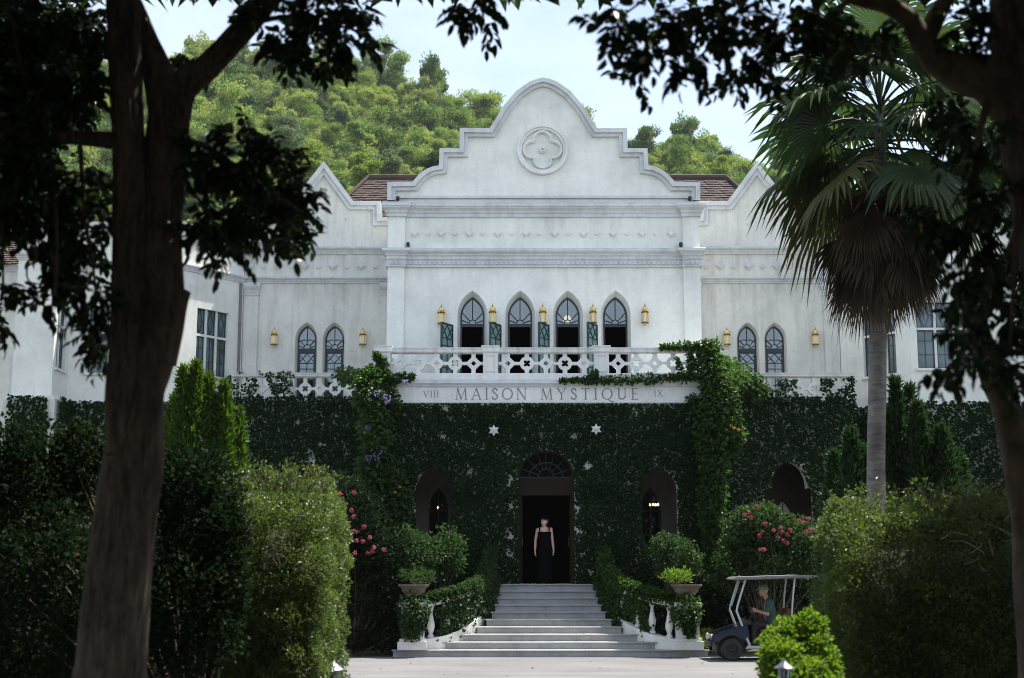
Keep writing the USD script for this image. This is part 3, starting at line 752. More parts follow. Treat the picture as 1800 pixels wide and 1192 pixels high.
def serif(ch, H):
    """A roman capital drawn with thick and thin strokes and small serifs; returns (polygon, width)."""
    a, b = 0.10 * H, 0.045 * H
    S = lambda pts, w: LineString(pts).buffer(w / 2, cap_style='flat', join_style='mitre')
    sf = lambda x, z, w=0.26: S([(x - w * H / 2, z), (x + w * H / 2, z)], 0.035 * H)
    lo, hi = 0.0175 * H, H * 0.9825
    if ch == 'I':
        return unary_union([S([(0.13 * H, 0), (0.13 * H, H)], a), sf(0.13 * H, lo), sf(0.13 * H, hi)]), 0.26 * H
    if ch == 'M':
        return unary_union([S([(0.12 * H, 0), (0.2 * H, H)], b), S([(0.2 * H, H), (0.53 * H, 0.02 * H)], a), S([(0.53 * H, 0.02 * H), (0.86 * H, H)], b), S([(0.86 * H, H), (0.94 * H, 0)], a), sf(0.12 * H, lo), sf(0.94 * H, lo)]), 1.06 * H
    if ch == 'A':
        return unary_union([S([(0.1 * H, 0), (0.45 * H, H)], b), S([(0.45 * H, H), (0.8 * H, 0)], a), S([(0.24 * H, 0.36 * H), (0.66 * H, 0.36 * H)], 0.045 * H), sf(0.1 * H, lo), sf(0.8 * H, lo)]), 0.9 * H
    if ch == 'S':
        pts = [(0.46, 0.80), (0.40, 0.93), (0.27, 0.97), (0.13, 0.91), (0.08, 0.77), (0.15, 0.63), (0.30, 0.53), (0.44, 0.41), (0.50, 0.26), (0.43, 0.10), (0.28, 0.03), (0.12, 0.07), (0.05, 0.22)]
        return LineString([(x * H, z * H) for x, z in pts]).buffer(0.05 * H), 0.56 * H
    if ch in 'OQ':
        o = ellipse_poly(0.48 * H, 0.5 * H, 0.47 * H, 0.5 * H)
        i = ellipse_poly(0.48 * H, 0.5 * H, 0.365 * H, 0.44 * H)
        g = o.difference(i)
        if ch == 'Q':
            g = g.union(S([(0.5 * H, 0.05 * H), (0.72 * H, -0.1 * H), (1.02 * H, -0.2 * H)], 0.075 * H))
        return g, 0.96 * H
    if ch == 'N':
        return unary_union([S([(0.1 * H, 0), (0.1 * H, H)], b), S([(0.1 * H, H), (0.75 * H, 0)], a), S([(0.75 * H, 0), (0.75 * H, H)], b), sf(0.1 * H, lo), sf(0.75 * H, hi), sf(0.04 * H, hi, 0.18)]), 0.88 * H
    if ch == 'Y':
        return unary_union([S([(0.05 * H, H), (0.38 * H, 0.46 * H)], a), S([(0.72 * H, H), (0.38 * H, 0.46 * H)], b), S([(0.38 * H, 0.48 * H), (0.38 * H, 0)], a), sf(0.05 * H, hi), sf(0.72 * H, hi), sf(0.38 * H, lo)]), 0.78 * H
    if ch == 'T':
        return unary_union([S([(0.36 * H, 0), (0.36 * H, H)], a), S([(0.02 * H, 0.965 * H), (0.7 * H, 0.965 * H)], 0.06 * H), S([(0.035 * H, H), (0.035 * H, 0.86 * H)], 0.035 * H), S([(0.685 * H, H), (0.685 * H, 0.86 * H)], 0.035 * H), sf(0.36 * H, lo)]), 0.72 * H
    if ch == 'U':
        pts = [(0.14, 1), (0.14, 0.35), (0.18, 0.17), (0.28, 0.07), (0.42, 0.04), (0.56, 0.09), (0.66, 0.2), (0.69, 0.36)]
        return unary_union([S([(x * H, z * H) for x, z in pts], 0.1 * H), S([(0.69 * H, 0.34 * H), (0.69 * H, H)], b), sf(0.14 * H, hi), sf(0.69 * H, hi)]), 0.84 * H
    if ch == 'E':
        return unary_union([S([(0.14 * H, 0), (0.14 * H, H)], a)] + [S([(0.08 * H, z * H), (w * H, z * H)], 0.06 * H) for z, w in ((0.03, 0.56), (0.52, 0.48), (0.97, 0.53))] + [S([(0.545 * H, 0), (0.545 * H, 0.14 * H)], 0.035 * H), S([(0.515 * H, H), (0.515 * H, 0.87 * H)], 0.035 * H), sf(0.12 * H, lo), sf(0.12 * H, hi)]), 0.6 * H
    if ch == 'V':
        return unary_union([S([(0.07 * H, H), (0.42 * H, 0.02 * H)], a), S([(0.78 * H, H), (0.42 * H, 0.02 * H)], b), sf(0.07 * H, hi), sf(0.78 * H, hi)]), 0.84 * H
    if ch == 'X':
        return unary_union([S([(0.08 * H, H), (0.74 * H, 0)], a), S([(0.70 * H, H), (0.08 * H, 0)], b), sf(0.08 * H, lo), sf(0.72 * H, lo), sf(0.1 * H, hi), sf(0.7 * H, hi)]), 0.8 * H


def write(word, u0, u1, vbase, H):
    x0, x1, z = xat(u0, vbase, -0.05), xat(u1, vbase, -0.05), zat(vbase, -0.05)
    g = [serif(c, H) for c in word]
    tot = sum(w for _, w in g)
    gap = (x1 - x0 - tot) / max(len(word) - 1, 1)
    x = x0
    for s, w in g:
        obj('letter', slab(affinity.translate(s, x, z), 0.02, (0, 0), (1, 0), 0.051), 'letter', sign)
        x += w + gap


write('MAISON', 800, 926, 702.5, 0.295)
write('MYSTIQUE', 950, 1122, 702.5, 0.295)
write('VIII', 744, 771, 698.5, 0.17)
write('IX', 1150, 1165, 697, 0.17)

# balustrade: pedestals, rails and pierced panels
ZB0, ZB1, ZR0, ZR1 = 6.73, 6.91, 7.43, 7.57
RY = 0.03


def motif_ring(cx, z0, z1):
    cz, r = (z0 + z1) / 2, 0.18
    q = unary_union([ellipse_poly(cx + 0.042 * a, cz + 0.042 * b, 0.042, 0.042, 12) for a in (-1, 1) for b in (-1, 1)] + [sbox(cx - 0.04, cz - 0.04, cx + 0.04, cz + 0.04)])
    return unary_union([ellipse_poly(cx, cz, r, r, 36), sbox(cx - 0.055, z0, cx + 0.055, z1)]).difference(q)


def motif_diamond(cx, z0, z1):
    cz, r = (z0 + z1) / 2, 0.205
    return unary_union([dia(r, cx, cz), sbox(cx - 0.055, z0, cx + 0.055, z1)]).difference(dia(0.072, cx, cz))


def panel_run(x0, x1, y, z0, z1, kinds, label=None, p0=None, p1=None):
    n = len(kinds)
    sp = (x1 - x0) / n
    for i, k in enumerate(kinds):
        cx = x0 + sp * (i + 0.5)
        g = (motif_ring if k == 'R' else motif_diamond)(cx, z0, z1)
        cz = (z0 + z1) / 2
        g = g.union(sbox(cx - sp / 2, cz - 0.035, cx - 0.12, cz + 0.035)).union(sbox(cx + 0.12, cz - 0.035, cx + sp / 2, cz + 0.035))
        obj('balustrade_panel', slab(g, 0.11, p0 or (0, y), p1 or (1, y)), 'white', house)


ped_x = [-4.17, -1.42, 1.42, 4.17]
for i, x in enumerate(ped_x):
    w = 0.19
    pd = obj('balustrade_pedestal', cat([bx(x - w, x + w, RY - 0.06, RY + 0.26, ZB0, ZR0 + 0.005), mould([(-0.1, ZR0 - 0.005), (0.01, ZR0 - 0.005), (0.035, ZR0 + 0.03), (0.035, ZR1), (0.05, ZR1 + 0.02), (0.05, ZR1 + 0.045), (-0.1, ZR1 + 0.05)],
                                                                                       [(x - w, RY + 0.26), (x - w, RY - 0.06), (x + w, RY - 0.06), (x + w, RY + 0.26)]), bx(x - w - 0.04, x + w + 0.04, RY - 0.09, RY + 0.29, ZB0, ZB1 - 0.02), bx(x - w, x + w, RY - 0.05, RY + 0.25, ZR1, ZR1 + 0.048)]), 'white', house)
    fr = sbox(x - 0.15, ZB1 + 0.03, x + 0.15, ZR0 - 0.04)
    obj('panel_moulding', slab(fr.difference(fr.buffer(-0.035)), 0.03, (0, RY - 0.06), (1, RY - 0.06), 0.018), 'white', pd)
for a, b in zip(ped_x[:-1], ped_x[1:]):
    obj('balustrade_base', bx(a + 0.19, b - 0.19, RY - 0.02, RY + 0.2, ZB0, ZB1), 'white', house)
    obj('balustrade_rail', mould([(-0.2, ZR0), (0.0, ZR0), (0.03, ZR0 + 0.03), (0.03, ZR1 - 0.035), (0.045, ZR1 - 0.03), (0.045, ZR1), (-0.2, ZR1 + 0.004)], [(a + 0.192, RY), (b - 0.192, RY)]), 'rail', house)
    panel_run(a + 0.2, b - 0.2, RY + 0.03, ZB1, ZR0, 'DRDRD')
for s in (-1, 1):
    x = s * 4.17
    obj('balustrade_rail', bx(x - 0.1, x + 0.1, RY + 0.27, YM, ZR0, ZR1), 'rail', house)
    obj('balustrade_base', bx(x - 0.1, x + 0.1, RY + 0.27, YM, ZB0, ZB1), 'white', house)
    g0, g1 = ((x - 0.06, YM), (x - 0.06, YM - 1)) if s < 0 else ((x + 0.06, RY), (x + 0.06, RY + 1))
    panel_run(0.3 if s > 0 else 0.0, 1.95 if s > 0 else 1.65, 0, ZB1, ZR0, 'DRDR', p0=g0, p1=g1)

# main door
dr = obj('main_door', cat([bx(-0.71, 0.71, 0.40, 0.50, 3.82, 4.25), bx(-0.715, -0.655, 0.42, 0.52, 1.6, 3.82), bx(0.655, 0.715, 0.42, 0.52, 1.6, 3.82)]), 'wood', house)
for s in (-1, 1):
    lf = obj('door_leaf', bx(min(s * 0.655, s * 0.61), max(s * 0.655, s * 0.61), 0.53, 1.22, 1.62, 3.8), 'wood', dr)
    obj('handle', rod((s * 0.60, 1.1, 2.55), (s * 0.60, 1.1, 2.75), 0.012), 'brass', lf)
    obj('leaf_panel', cat([bx(min(s * 0.606, s * 0.612), max(s * 0.606, s * 0.612), 0.6, 1.15, z0, z1) for z0, z1 in ((1.75, 2.5), (2.65, 3.65))]), 'wood', lf)
lun = ellipse_poly(0, 4.32, 0.70, 0.63).intersection(sbox(-1, 4.25, 1, 6))
obj('lunette_backing', slab(lun, 0.02, (0, 0.47), (1, 0.47)), 'inside', dr)  # added black sheet gives the dark behind the grille
obj('lunette_grille', slab(unary_union([lun.difference(lun.buffer(-0.04)), fan(0, 4.27, lun, hub=0.2, w=0.025, n=(20, 45, 70, 90, 110, 135, 160)), ellipse_poly(0, 4.27, 0.45, 0.40).difference(ellipse_poly(0, 4.27, 0.42, 0.37)).intersection(lun)]), 0.04, (0, 0.42), (1, 0.42)), 'frame', dr)

# ---- wings
wing_gp = [(570, 288), (621, 357), (668, 357), (668.5, 385), (700, 385)]
apx = xat(570, 288, YW)
ZWc1, ZWc0, ZWf0, ZWf1 = zat(434, YW), zat(447, YW), zat(498, YW), zat(487, YW)
WX0 = xat(425, 560, YW)
for s in (-1, 1):
    hp = [(xat(u, v, YW) - apx, zat(v, YW, u)) for u, v in wing_gp]
    rr = [(apx + x, z) for x, z in hp]
    ll = [(apx - x, z) for x, z in hp[1:-1]] + [(WX0 - 0.3, hp[-1][1])]
    out = Polygon([(WX0 - 0.3, 0), (-HX + 0.1, 0), (-HX + 0.1, hp[-1][1])] + rr[:-1][::-1] + ll)
    wx = [xat(538.5, 600, YW), xat(587, 600, YW)]
    wa, ws, wh = zat(567, YW), zat(596, YW), 0.335
    wo = [pointed(c, 7.0, ws, wh, wa) for c in wx]
    topw = out.intersection(sbox(-20, ZWc1 + 0.3, 0, 30))
    gw = topw.buffer(0.03, join_style='mitre')
    cw = sbox(-20, hp[-1][1] - 0.25, -HX, 30)
    b1 = gw.difference(topw.buffer(-0.22, join_style='mitre')).intersection(cw)
    b2 = gw.difference(topw.buffer(-0.10, join_style='mitre')).intersection(cw)
    body = out.difference(unary_union(wo))
    fl = (lambda g: affinity.scale(g, -1, 1, origin=(0, 0))) if s > 0 else (lambda g: g)
    L0, L1 = (0, YW), (1, YW)
    obj('wing_wall', slab(fl(body), 0.3, L0, L1), 'stucco_old', house)
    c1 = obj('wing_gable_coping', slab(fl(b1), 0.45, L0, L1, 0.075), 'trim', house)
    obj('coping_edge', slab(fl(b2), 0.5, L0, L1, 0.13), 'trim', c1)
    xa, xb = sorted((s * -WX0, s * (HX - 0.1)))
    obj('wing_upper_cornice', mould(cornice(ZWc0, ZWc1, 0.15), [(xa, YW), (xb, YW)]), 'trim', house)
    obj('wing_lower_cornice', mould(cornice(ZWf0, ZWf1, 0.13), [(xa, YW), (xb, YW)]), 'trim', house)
    zfz = zat(467, YW)
    for u in [439, 488.5, 536.5, 585.5, 635]:
        x = xat(u, 467, YW) * -s
        obj('frieze_diamond', cat([slab(dia(0.135, x, zfz), 0.07, L0, L1, 0.045), slab(dia(0.09, x, zfz), 0.07, L0, L1, 0.07)]), 'trim', house)
        x2 = xat(u + 24.5, 467, YW) * -s
        obj('frieze_stud', slab(ellipse_poly(x2, zfz - 0.02, 0.07, 0.07, 14), 0.05, L0, L1, 0.04), 'trim', house)
    # pilasters at both ends of the wing
    for uc, wd in ((441, 0.44), (679, 0.30)):
        x = xat(uc, 560, YW) * -s
        zc = zat(520, YW)
        q = wd / 2
        pl = obj('wing_pilaster', bx(x - q, x + q, YW - 0.09, YW + 0.05, 6.8, zc + 0.02), 'stucco_old', house)
        obj('capital', cat([mould([(-0.1, zc), (0.02, zc), (0.02, zc + 0.04), (0.0, zc + 0.05), (0.0, zc + 0.17), (0.03, zc + 0.2), (0.06, zc + 0.27), (0.06, ZWf0 - 0.003), (-0.1, ZWf0 - 0.003)], [(x - q, YW), (x - q, YW - 0.09), (x + q, YW - 0.09), (x + q, YW)])]
                             + [slab(dia(0.04, x + dx, zc + 0.11), 0.03, (0, YW - 0.09), (1, YW - 0.09), 0.015) for dx in np.arange(-q + 0.06, q - 0.02, 0.09)]), 'trim', pl)
    # pointed windows with fan tracery
    ztr = zat(614, YW)
    for c in wx:
        cc = c if s < 0 else -c
        o = pointed(cc, 7.0, ws, wh, wa)
        o2 = pointed(cc, 7.0, ws - 0.01, wh - 0.055, wa - 0.08)
        w = obj('wing_window', slab(o2.difference(o2.buffer(-0.04)).union(sbox(cc - wh + 0.06, ztr - 0.06, cc + wh - 0.06, ztr + 0.05)), 0.06, L0, L1, -0.16), 'frame', house)
        obj('reveal', loft(o, o2, YW - 0.001, YW + 0.18), 'stucco_old', w)
        up = o2.buffer(-0.02).intersection(sbox(-20, ztr + 0.04, 20, 20))
        obj('fanlight_bars', slab(fan(cc, ztr + 0.05, up, hub=0.11, w=0.024).union(bars(up, [[(cc - 0.25, ztr + 0.25), (cc - 0.1, ztr + 0.32), (cc, ztr + 0.30), (cc + 0.1, ztr + 0.32), (cc + 0.25, ztr + 0.25)]], 0.02)), 0.03, L0, L1, -0.175), 'frame', w)
        fr, inn = lattice(2 * wh - 0.15, 7.0, ztr - 0.05, 0.055)
        obj('casement_tracery', slab(affinity.translate(fr, cc - wh + 0.075, 0), 0.04, L0, L1, -0.17), 'frame', w)
        obj('pane', slab(o2.buffer(-0.01), 0.008, L0, L1, -0.205), 'glass', w)
    # terrace of the wing: ivy-clad front with one cusped arch
    acx = xat(535 if s < 0 else 1387, 857, YL)
    xa, xb = sorted((s * 9.05, s * (PHX + 0.0)))
    z_sp, z_ap = zat(857, YL), zat(812, YL)
    arch = unary_union([sbox(acx - 0.52, 1.7, acx + 0.52, z_sp), ellipse_poly(acx, z_sp, 0.52, z_ap - z_sp), sbox(acx - 0.70, 1.7, acx + 0.70, z_sp - 0.02)])
    tp = sbox(xa, 0, xb, 6.80).difference(arch)
    obj('terrace_wall', slab(tp, 0.35, (0, YL), (1, YL)), 'stucco_old', house)
    obj('terrace_floor', bx(xa, xb, YL + 0.35, YW, 6.55, 6.80), 'white', house)
    obj('arch_moulding', slab(unary_union([ellipse_poly(acx, z_sp, 0.62, z_ap - z_sp + 0.1), sbox(acx - 0.98, z_sp - 0.14, acx + 0.98, z_sp - 0.02)]).difference(arch).intersection(sbox(-20, z_sp - 0.2, 20, 20)), 0.08, (0, YL), (1, YL), 0.05), 'white', house)
    lwx = acx + (0.0 if s < 0 else 0.08)
    lw = pointed(lwx, 2.2, 3.4, 0.3, 4.0)
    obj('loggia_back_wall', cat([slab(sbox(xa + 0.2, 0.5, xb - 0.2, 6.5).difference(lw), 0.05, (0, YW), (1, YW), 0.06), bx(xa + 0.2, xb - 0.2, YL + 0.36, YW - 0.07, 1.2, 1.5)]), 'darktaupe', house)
    w = obj('loggia_window', slab(lw.difference(lw.buffer(-0.04)).union(bars(lw, [[(lwx, 2), (lwx, 5)]], 0.025)), 0.04, (0, YW), (1, YW), 0.0), 'frame', house)
    obj('pane', slab(lw.buffer(-0.02), 0.008, (0, YW), (1, YW), -0.01), 'glass', w)
    # terrace balustrade
    zt1 = zat(655.5, YL)
    z1 = zt1 - 0.13
    obj('terrace_rail', mould([(-0.2, z1), (0.0, z1), (0.035, z1 + 0.03), (0.035, zt1 - 0.03), (0.05, zt1 - 0.03), (0.05, zt1), (-0.2, zt1 + 0.004)], [(xa, YL), (xb, YL)]), 'rail', house)
    panel_run(xa + 0.25, xb - 0.1, YL + 0.03, 6.80, z1, 'RDRDRDRDRD' if s < 0 else 'DRDRDRDRDR')
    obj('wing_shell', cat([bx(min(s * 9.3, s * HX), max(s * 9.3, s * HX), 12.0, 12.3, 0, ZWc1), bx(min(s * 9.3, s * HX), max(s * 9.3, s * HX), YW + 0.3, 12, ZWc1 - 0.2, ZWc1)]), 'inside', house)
    obj('wing_room_lining', cat([bx(min(s * 9.0, s * 4.3), max(s * 9.0, s * 4.3), 9, 9.1, 1, ZWf0), bx(min(s * 9.0, s * 4.3), max(s * 9.0, s * 4.3), YW + 0.31, 9, 6.3, 6.6)]), 'inside', house)  # near-black sheets added to darken the wing rooms

# ---- bays beyond the wings
bayL = [P(425, 600, YW - 0.1)[:2], P(312, 600, 4.2)[:2], P(122, 600, 4.2)[:2], P(95, 600, 2.9)[:2], P(25, 600, 2.9)[:2]]
bayL.append((bayL[-1][0], 8.0))
bayR = [(-x, y) for x, y in bayL]
bayR[1] = tuple(P(1600, 600, 4.2)[:2]); bayR[2] = (bayR[1][0] + 3.3, 4.2); bayR[3] = (bayR[2][0] + 0.5, 2.9); bayR[4] = (bayR[3][0] + 1.5, 2.9); bayR[5] = (bayR[4][0], 8.0)
ZBT = zat(404, 4.6, 345)
ZBc1 = zat(463, 4.2, 300) + 0.02
for s, bp in ((-1, bayL[::-1]), (1, bayR)):
    bp = [tuple(map(float, p)) for p in bp]
    wins = {}
    def wseg(i, u0, u1, v0, v1, n):
        """window on segment i between photograph columns u0 and u1"""
        p0, d, nn, Ls = seg(bp[i], bp[i + 1])
        ss = []
        for u in (u0, u1):
            best = min(np.linspace(0, Ls, 400), key=lambda t: abs(900 + FPX * (p0[0] + d[0] * t - EYE[0]) / ((p0[1] + d[1] * t - EYE[1]) * math.cos(TILT) + (8.5 - EYE[2]) * math.sin(TILT)) - u))
            ss.append(best)
        wins[i] = (min(ss), max(ss), v0, v1, n)
    if s < 0:
        wseg(4, 345, 400, 7.55, 9.50, 3)
        wseg(3, 155, 265, 7.50, 9.45, 3)
        wseg(2, 100, 117, 7.50, 9.55, 2)
    else:
        wseg(0, 1517, 1574, 7.55, 9.55, 3)
        wseg(1, 1612, 1712, 7.63, 9.55, 3)
    for i in range(len(bp) - 1):
        Ls = seg(bp[i], bp[i + 1])[3]
        poly = sbox(0, 0, Ls, ZBT)
        if i in wins:
            a, b, z0, z1, n = wins[i]
            poly = poly.difference(sbox(a, z0, b, z1))
        if (s < 0 and i == 0) or (s > 0 and i == len(bp) - 2):
            poly = sbox(0, 0, Ls - 0.26, ZBT) if s < 0 else sbox(0.26, 0, Ls, ZBT)
        obj('bay_wall', slab(poly, 0.25, bp[i], bp[i + 1]), 'stucco', house)
        if i in wins:
            w_ = b - a
            zm = z0 + 0.60 * (z1 - z0)
            mw = 0.07
            bars_ = [sbox(a, zm - mw / 2, b, zm + mw / 2)] + [sbox(a + w_ * k / n - mw / 2, z0, a + w_ * k / n + mw / 2, z1) for k in range(1, n)]
            wd = obj('bay_window', slab(unary_union(bars_), 0.10, bp[i], bp[i + 1], -0.06), 'white', house)
            obj('sill', slab(sbox(a - 0.08, z0 - 0.07, b + 0.08, z0), 0.15, bp[i], bp[i + 1], 0.06), 'white', wd)
            for k in range(n):
                for zz0, zz1, topr in ((z0, zm, False), (zm, z1, True)):
                    a0, a1 = a + w_ * k / n + (mw / 2 if k else 0), a + w_ * (k + 1) / n - (mw / 2 if k < n - 1 else 0)
                    zz0b, zz1b = zz0 + (mw / 2 if topr else 0), zz1 - (0 if topr else mw / 2)
                    bxp = sbox(a0, zz0b, a1, zz1b)
                    mx_, mz_ = (a0 + a1) / 2, (zz0b + zz1b) / 2
                    if topr:
                        r = (a1 - a0) * 0.3
                        ln = [[(mx_, zz1b), (mx_ - r, mz_), (mx_, zz0b)], [(mx_, zz1b), (mx_ + r, mz_), (mx_, zz0b)], [(a0, mz_), (mx_ - r, mz_)], [(a1, mz_), (mx_ + r, mz_)]]
                    else:
                        ln = [[(mx_, zz0b), (mx_, zz1b)], [(a0, mz_ - 0.15), (a1, mz_ - 0.15)], [(a0, mz_ + 0.25), (a1, mz_ + 0.25)]]
                    obj('casement', slab(unary_union([bxp.difference(bxp.buffer(-0.035)), bars(bxp, ln, 0.016)]), 0.03, bp[i], bp[i + 1], -0.10), 'tealframe', wd)
                    obj('pane', slab(bxp, 0.01, bp[i], bp[i + 1], -0.115), 'pane', wd)
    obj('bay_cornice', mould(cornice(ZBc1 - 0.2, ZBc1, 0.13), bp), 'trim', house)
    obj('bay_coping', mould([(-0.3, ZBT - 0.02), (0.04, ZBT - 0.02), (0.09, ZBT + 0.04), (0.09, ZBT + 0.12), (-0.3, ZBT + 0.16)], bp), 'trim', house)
    obj('bay_plinth', mould([(-0.05, 0), (0.16, 0), (0.16, 6.58), (0.05, 6.70), (-0.05, 6.70)], bp), 'stucco_old', house)
    rp = Polygon(bp)
    v, f = trimesh.creation.triangulate_polygon(rp, engine='earcut')
    obj('bay_roof', (np.hstack([v, np.full((len(v), 1), ZBc1)]), f), 'trim', house)
    px = xat(421.5 if s < 0 else 1498, 560, YW - 0.25)
    dp = obj('downpipe', cat([rod((px, YW - 0.22, 6.8), (px, YW - 0.22, ZWf0 - 0.05), 0.045)] + [lathe([(0, 0), (0.06, 0), (0.06, 0.05), (0, 0.05)], (px, YW - 0.22, z), 10) for z in (7.6, 9.2)]), plain('grey_downpipe' if s < 0 else 'dark_downpipe', (0.16, 0.155, 0.15), 0.6), house)
    if s < 0:
        bayLp = bp
    else:
        bayRp = bp

# far left wing with its tiled roof
xl0, xl1 = bayLp[0][0] - 4.5, bayLp[0][0] + 1.2
zc = zat(533, 6.5, 12)
obj('side_wing_wall', bx(xl0, xl1, 6.5, 6.8, 0, zat(470, 6.5, 12)), 'stucco_old', house)
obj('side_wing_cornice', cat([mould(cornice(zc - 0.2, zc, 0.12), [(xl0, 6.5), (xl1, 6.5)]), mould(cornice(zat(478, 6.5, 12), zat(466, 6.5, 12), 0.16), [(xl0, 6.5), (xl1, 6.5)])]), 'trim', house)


def tiled_slope(a, b, c, d, n, tiles):
    """Courses of tiles on the quadrilateral a-b (eave) to d-c (ridge); each tile its own thin slab."""
    a, b, c, d = map(lambda p: np.array(p, float), (a, b, c, d))
    nr = unit(np.cross(b - a, d - a))
    V, F, k = [], [], 0
    for i in range(n):
        t0, t1 = i / n, (i + 1.25) / n
        l0, r0, l1, r1 = a + (d - a) * t0, b + (c - b) * t0, a + (d - a) * min(t1, 1), b + (c - b) * min(t1, 1)
        m = max(2, int(tiles * np.linalg.norm(r0 - l0) / np.linalg.norm(b - a)))
        for j in range(m):
            s0, s1 = j / m, (j + 0.94) / m
            h = 0.022 + rng.uniform(0, 0.022)
            q = [l0 + (r0 - l0) * s0, l0 + (r0 - l0) * s1, l1 + (r1 - l1) * s1, l1 + (r1 - l1) * s0]
            V += [q[0] + nr * h, q[1] + nr * h, q[2], q[3], q[0], q[1]]
            F += [[k, k + 1, k + 2], [k, k + 2, k + 3], [k + 4, k + 5, k + 1], [k + 4, k + 1, k]]
            k += 6
    return np.array(V), np.array(F)


rz0 = zat(468, 6.5, 12)
xl2 = xat(48, 440, 7)
rf = obj('side_wing_roof', tiled_slope((xl0, 6.2, rz0), (xl2, 6.2, rz0), (xl2, 9, rz0 + 1.9), (xl0, 9, rz0 + 1.9), 20, 40), 'roof', house, kind='stuff')
# main roof behind the gables: a hipped roof of brown tiles
zr, ze = zat(313, 9.5), 12.3
xr0, xr1 = xat(648, 313, 9.5), xat(1276, 313, 9.5)
xe0, xe1 = xr0 - 1.6, xr1 + 1.6
obj('main_roof', cat([tiled_slope((xe0, 7.2, ze), (xe1, 7.2, ze), (xr1, 9.5, zr), (xr0, 9.5, zr), 24, 70), tiled_slope((xe0, 11.8, ze), (xe0, 7.2, ze), (xr0, 9.5, zr), (xr0, 9.5, zr), 24, 30),
                      tiled_slope((xe1, 7.2, ze), (xe1, 11.8, ze), (xr1, 9.5, zr), (xr1, 9.5, zr), 24, 30), ([(xe0, 7.2, ze - 0.03), (xe1, 7.2, ze - 0.03), (xr1, 9.5, zr - 0.03), (xr0, 9.5, zr - 0.03)], [[0, 1, 2], [0, 2, 3]]),
                      ([(xe0, 11.8, ze - 0.03), (xe1, 11.8, ze - 0.03), (xr1, 9.5, zr - 0.03), (xr0, 9.5, zr - 0.03)], [[0, 1, 2], [0, 2, 3]])]), 'roof', house, kind='stuff')
obj('roof_ridge', tube([(xe0, 7.2, ze), (xr0, 9.5, zr + 0.03), (xr1, 9.5, zr + 0.03), (xe1, 7.2, ze)], [0.09] * 4, 8, n=1, smooth_path=False), 'roof', house)

# ---- lanterns, stars, floodlights, lamps inside
lan = thing('wall_lantern', 'brass wall lantern left of the leftmost open balcony door', 'lantern', (xat(776, 557, YM) , YM, zat(557, YM)), group='brass lanterns on the white walls')


def lantern_parts(t):
    hexr = lambda r, z0, z1, r1=None: [(0, z0), (r, z0), (r1 or r, z1), (0, z1)]
    Y = -0.12
    obj('lamp_glass', lathe(hexr(0.082, -0.19, 0.075), (0, Y, 0), 6), 'lampglass', t)
    obj('glass_rib', cat([rod((0.088 * math.cos(a), Y + 0.088 * math.sin(a), -0.2), (0.088 * math.cos(a), Y + 0.088 * math.sin(a), 0.08), 0.009, 5) for a in np.arange(6) * PI / 3]), 'brass', t)
    obj('top_collar', lathe([(0, 0.07), (0.10, 0.07), (0.106, 0.085), (0.10, 0.105), (0, 0.105)], (0, Y, 0), 12), 'darkbrass', t)
    obj('dome_cap', lathe([(0, 0.105), (0.078, 0.105), (0.085, 0.15), (0.075, 0.20), (0.05, 0.235), (0.015, 0.25), (0, 0.252)], (0, Y, 0), 14), 'brass', t)
    obj('finial', lathe([(0, 0.24), (0.012, 0.25), (0.02, 0.27), (0.008, 0.285), (0.006, 0.33), (0, 0.335)], (0, Y, 0), 8), 'darkbrass', t)
    obj('bottom_collar', lathe([(0, -0.225), (0.085, -0.225), (0.104, -0.21), (0.104, -0.19), (0, -0.19)], (0, Y, 0), 12), 'darkbrass', t)
    obj('drop', lathe([(0, -0.29), (0.018, -0.285), (0.024, -0.265), (0.04, -0.25), (0.07, -0.225), (0, -0.225)], (0, Y, 0), 10), 'brass', t)
    obj('bracket', cat([bx(-0.03, 0.03, -0.015, 0.0, -0.12, 0.2), rod((0, 0, 0.16), (0, Y, 0.25), 0.012), rod((0, 0, -0.1), (0, Y, -0.25), 0.012)]), 'brass', t)


lantern_parts(lan)
for u, lab in [(866, 'brass wall lantern between the first and second balcony doors from the left'), (954, 'brass wall lantern between the two middle balcony doors'),
               (1042, 'brass wall lantern between the third and fourth balcony doors from the left'), (1133, 'brass wall lantern right of the rightmost open balcony door')]:
    dup(lan, lab, (xat(u, 557, YM), YM, zat(556, YM)))
for u, lab in [(483, 'brass wall lantern left of the paired pointed windows in the left wing'), (638, 'brass wall lantern right of the paired pointed windows in the left wing'),
               (1277, 'brass wall lantern left of the paired pointed windows in the right wing'), (1432, 'brass wall lantern right of the paired pointed windows in the right wing')]:
    dup(lan, lab, (xat(u, 595, YW), YW, zat(595, YW)))


def star_mesh(x, z, y, R=0.145):
    v, f = [(x, y - 0.075, z)], []
    for k in range(12):
        r = R if k % 2 == 0 else R * 0.56
        a = PI / 2 + k * PI / 6
        v.append((x + r * math.cos(a), y, z + r * math.sin(a)))
    for k in range(12):
        f.append([0, 1 + (k + 1) % 12, 1 + k])
    v2 = [(a, y + 0.06, c) for a, b, c in v[1:]]
    n = len(v)
    v += v2
    for k in range(12):
        a, b = 1 + k, 1 + (k + 1) % 12
        f += [[a, b, b - 1 + n], [a, b - 1 + n, a - 1 + n]]
    return np.array(v), np.array(f)


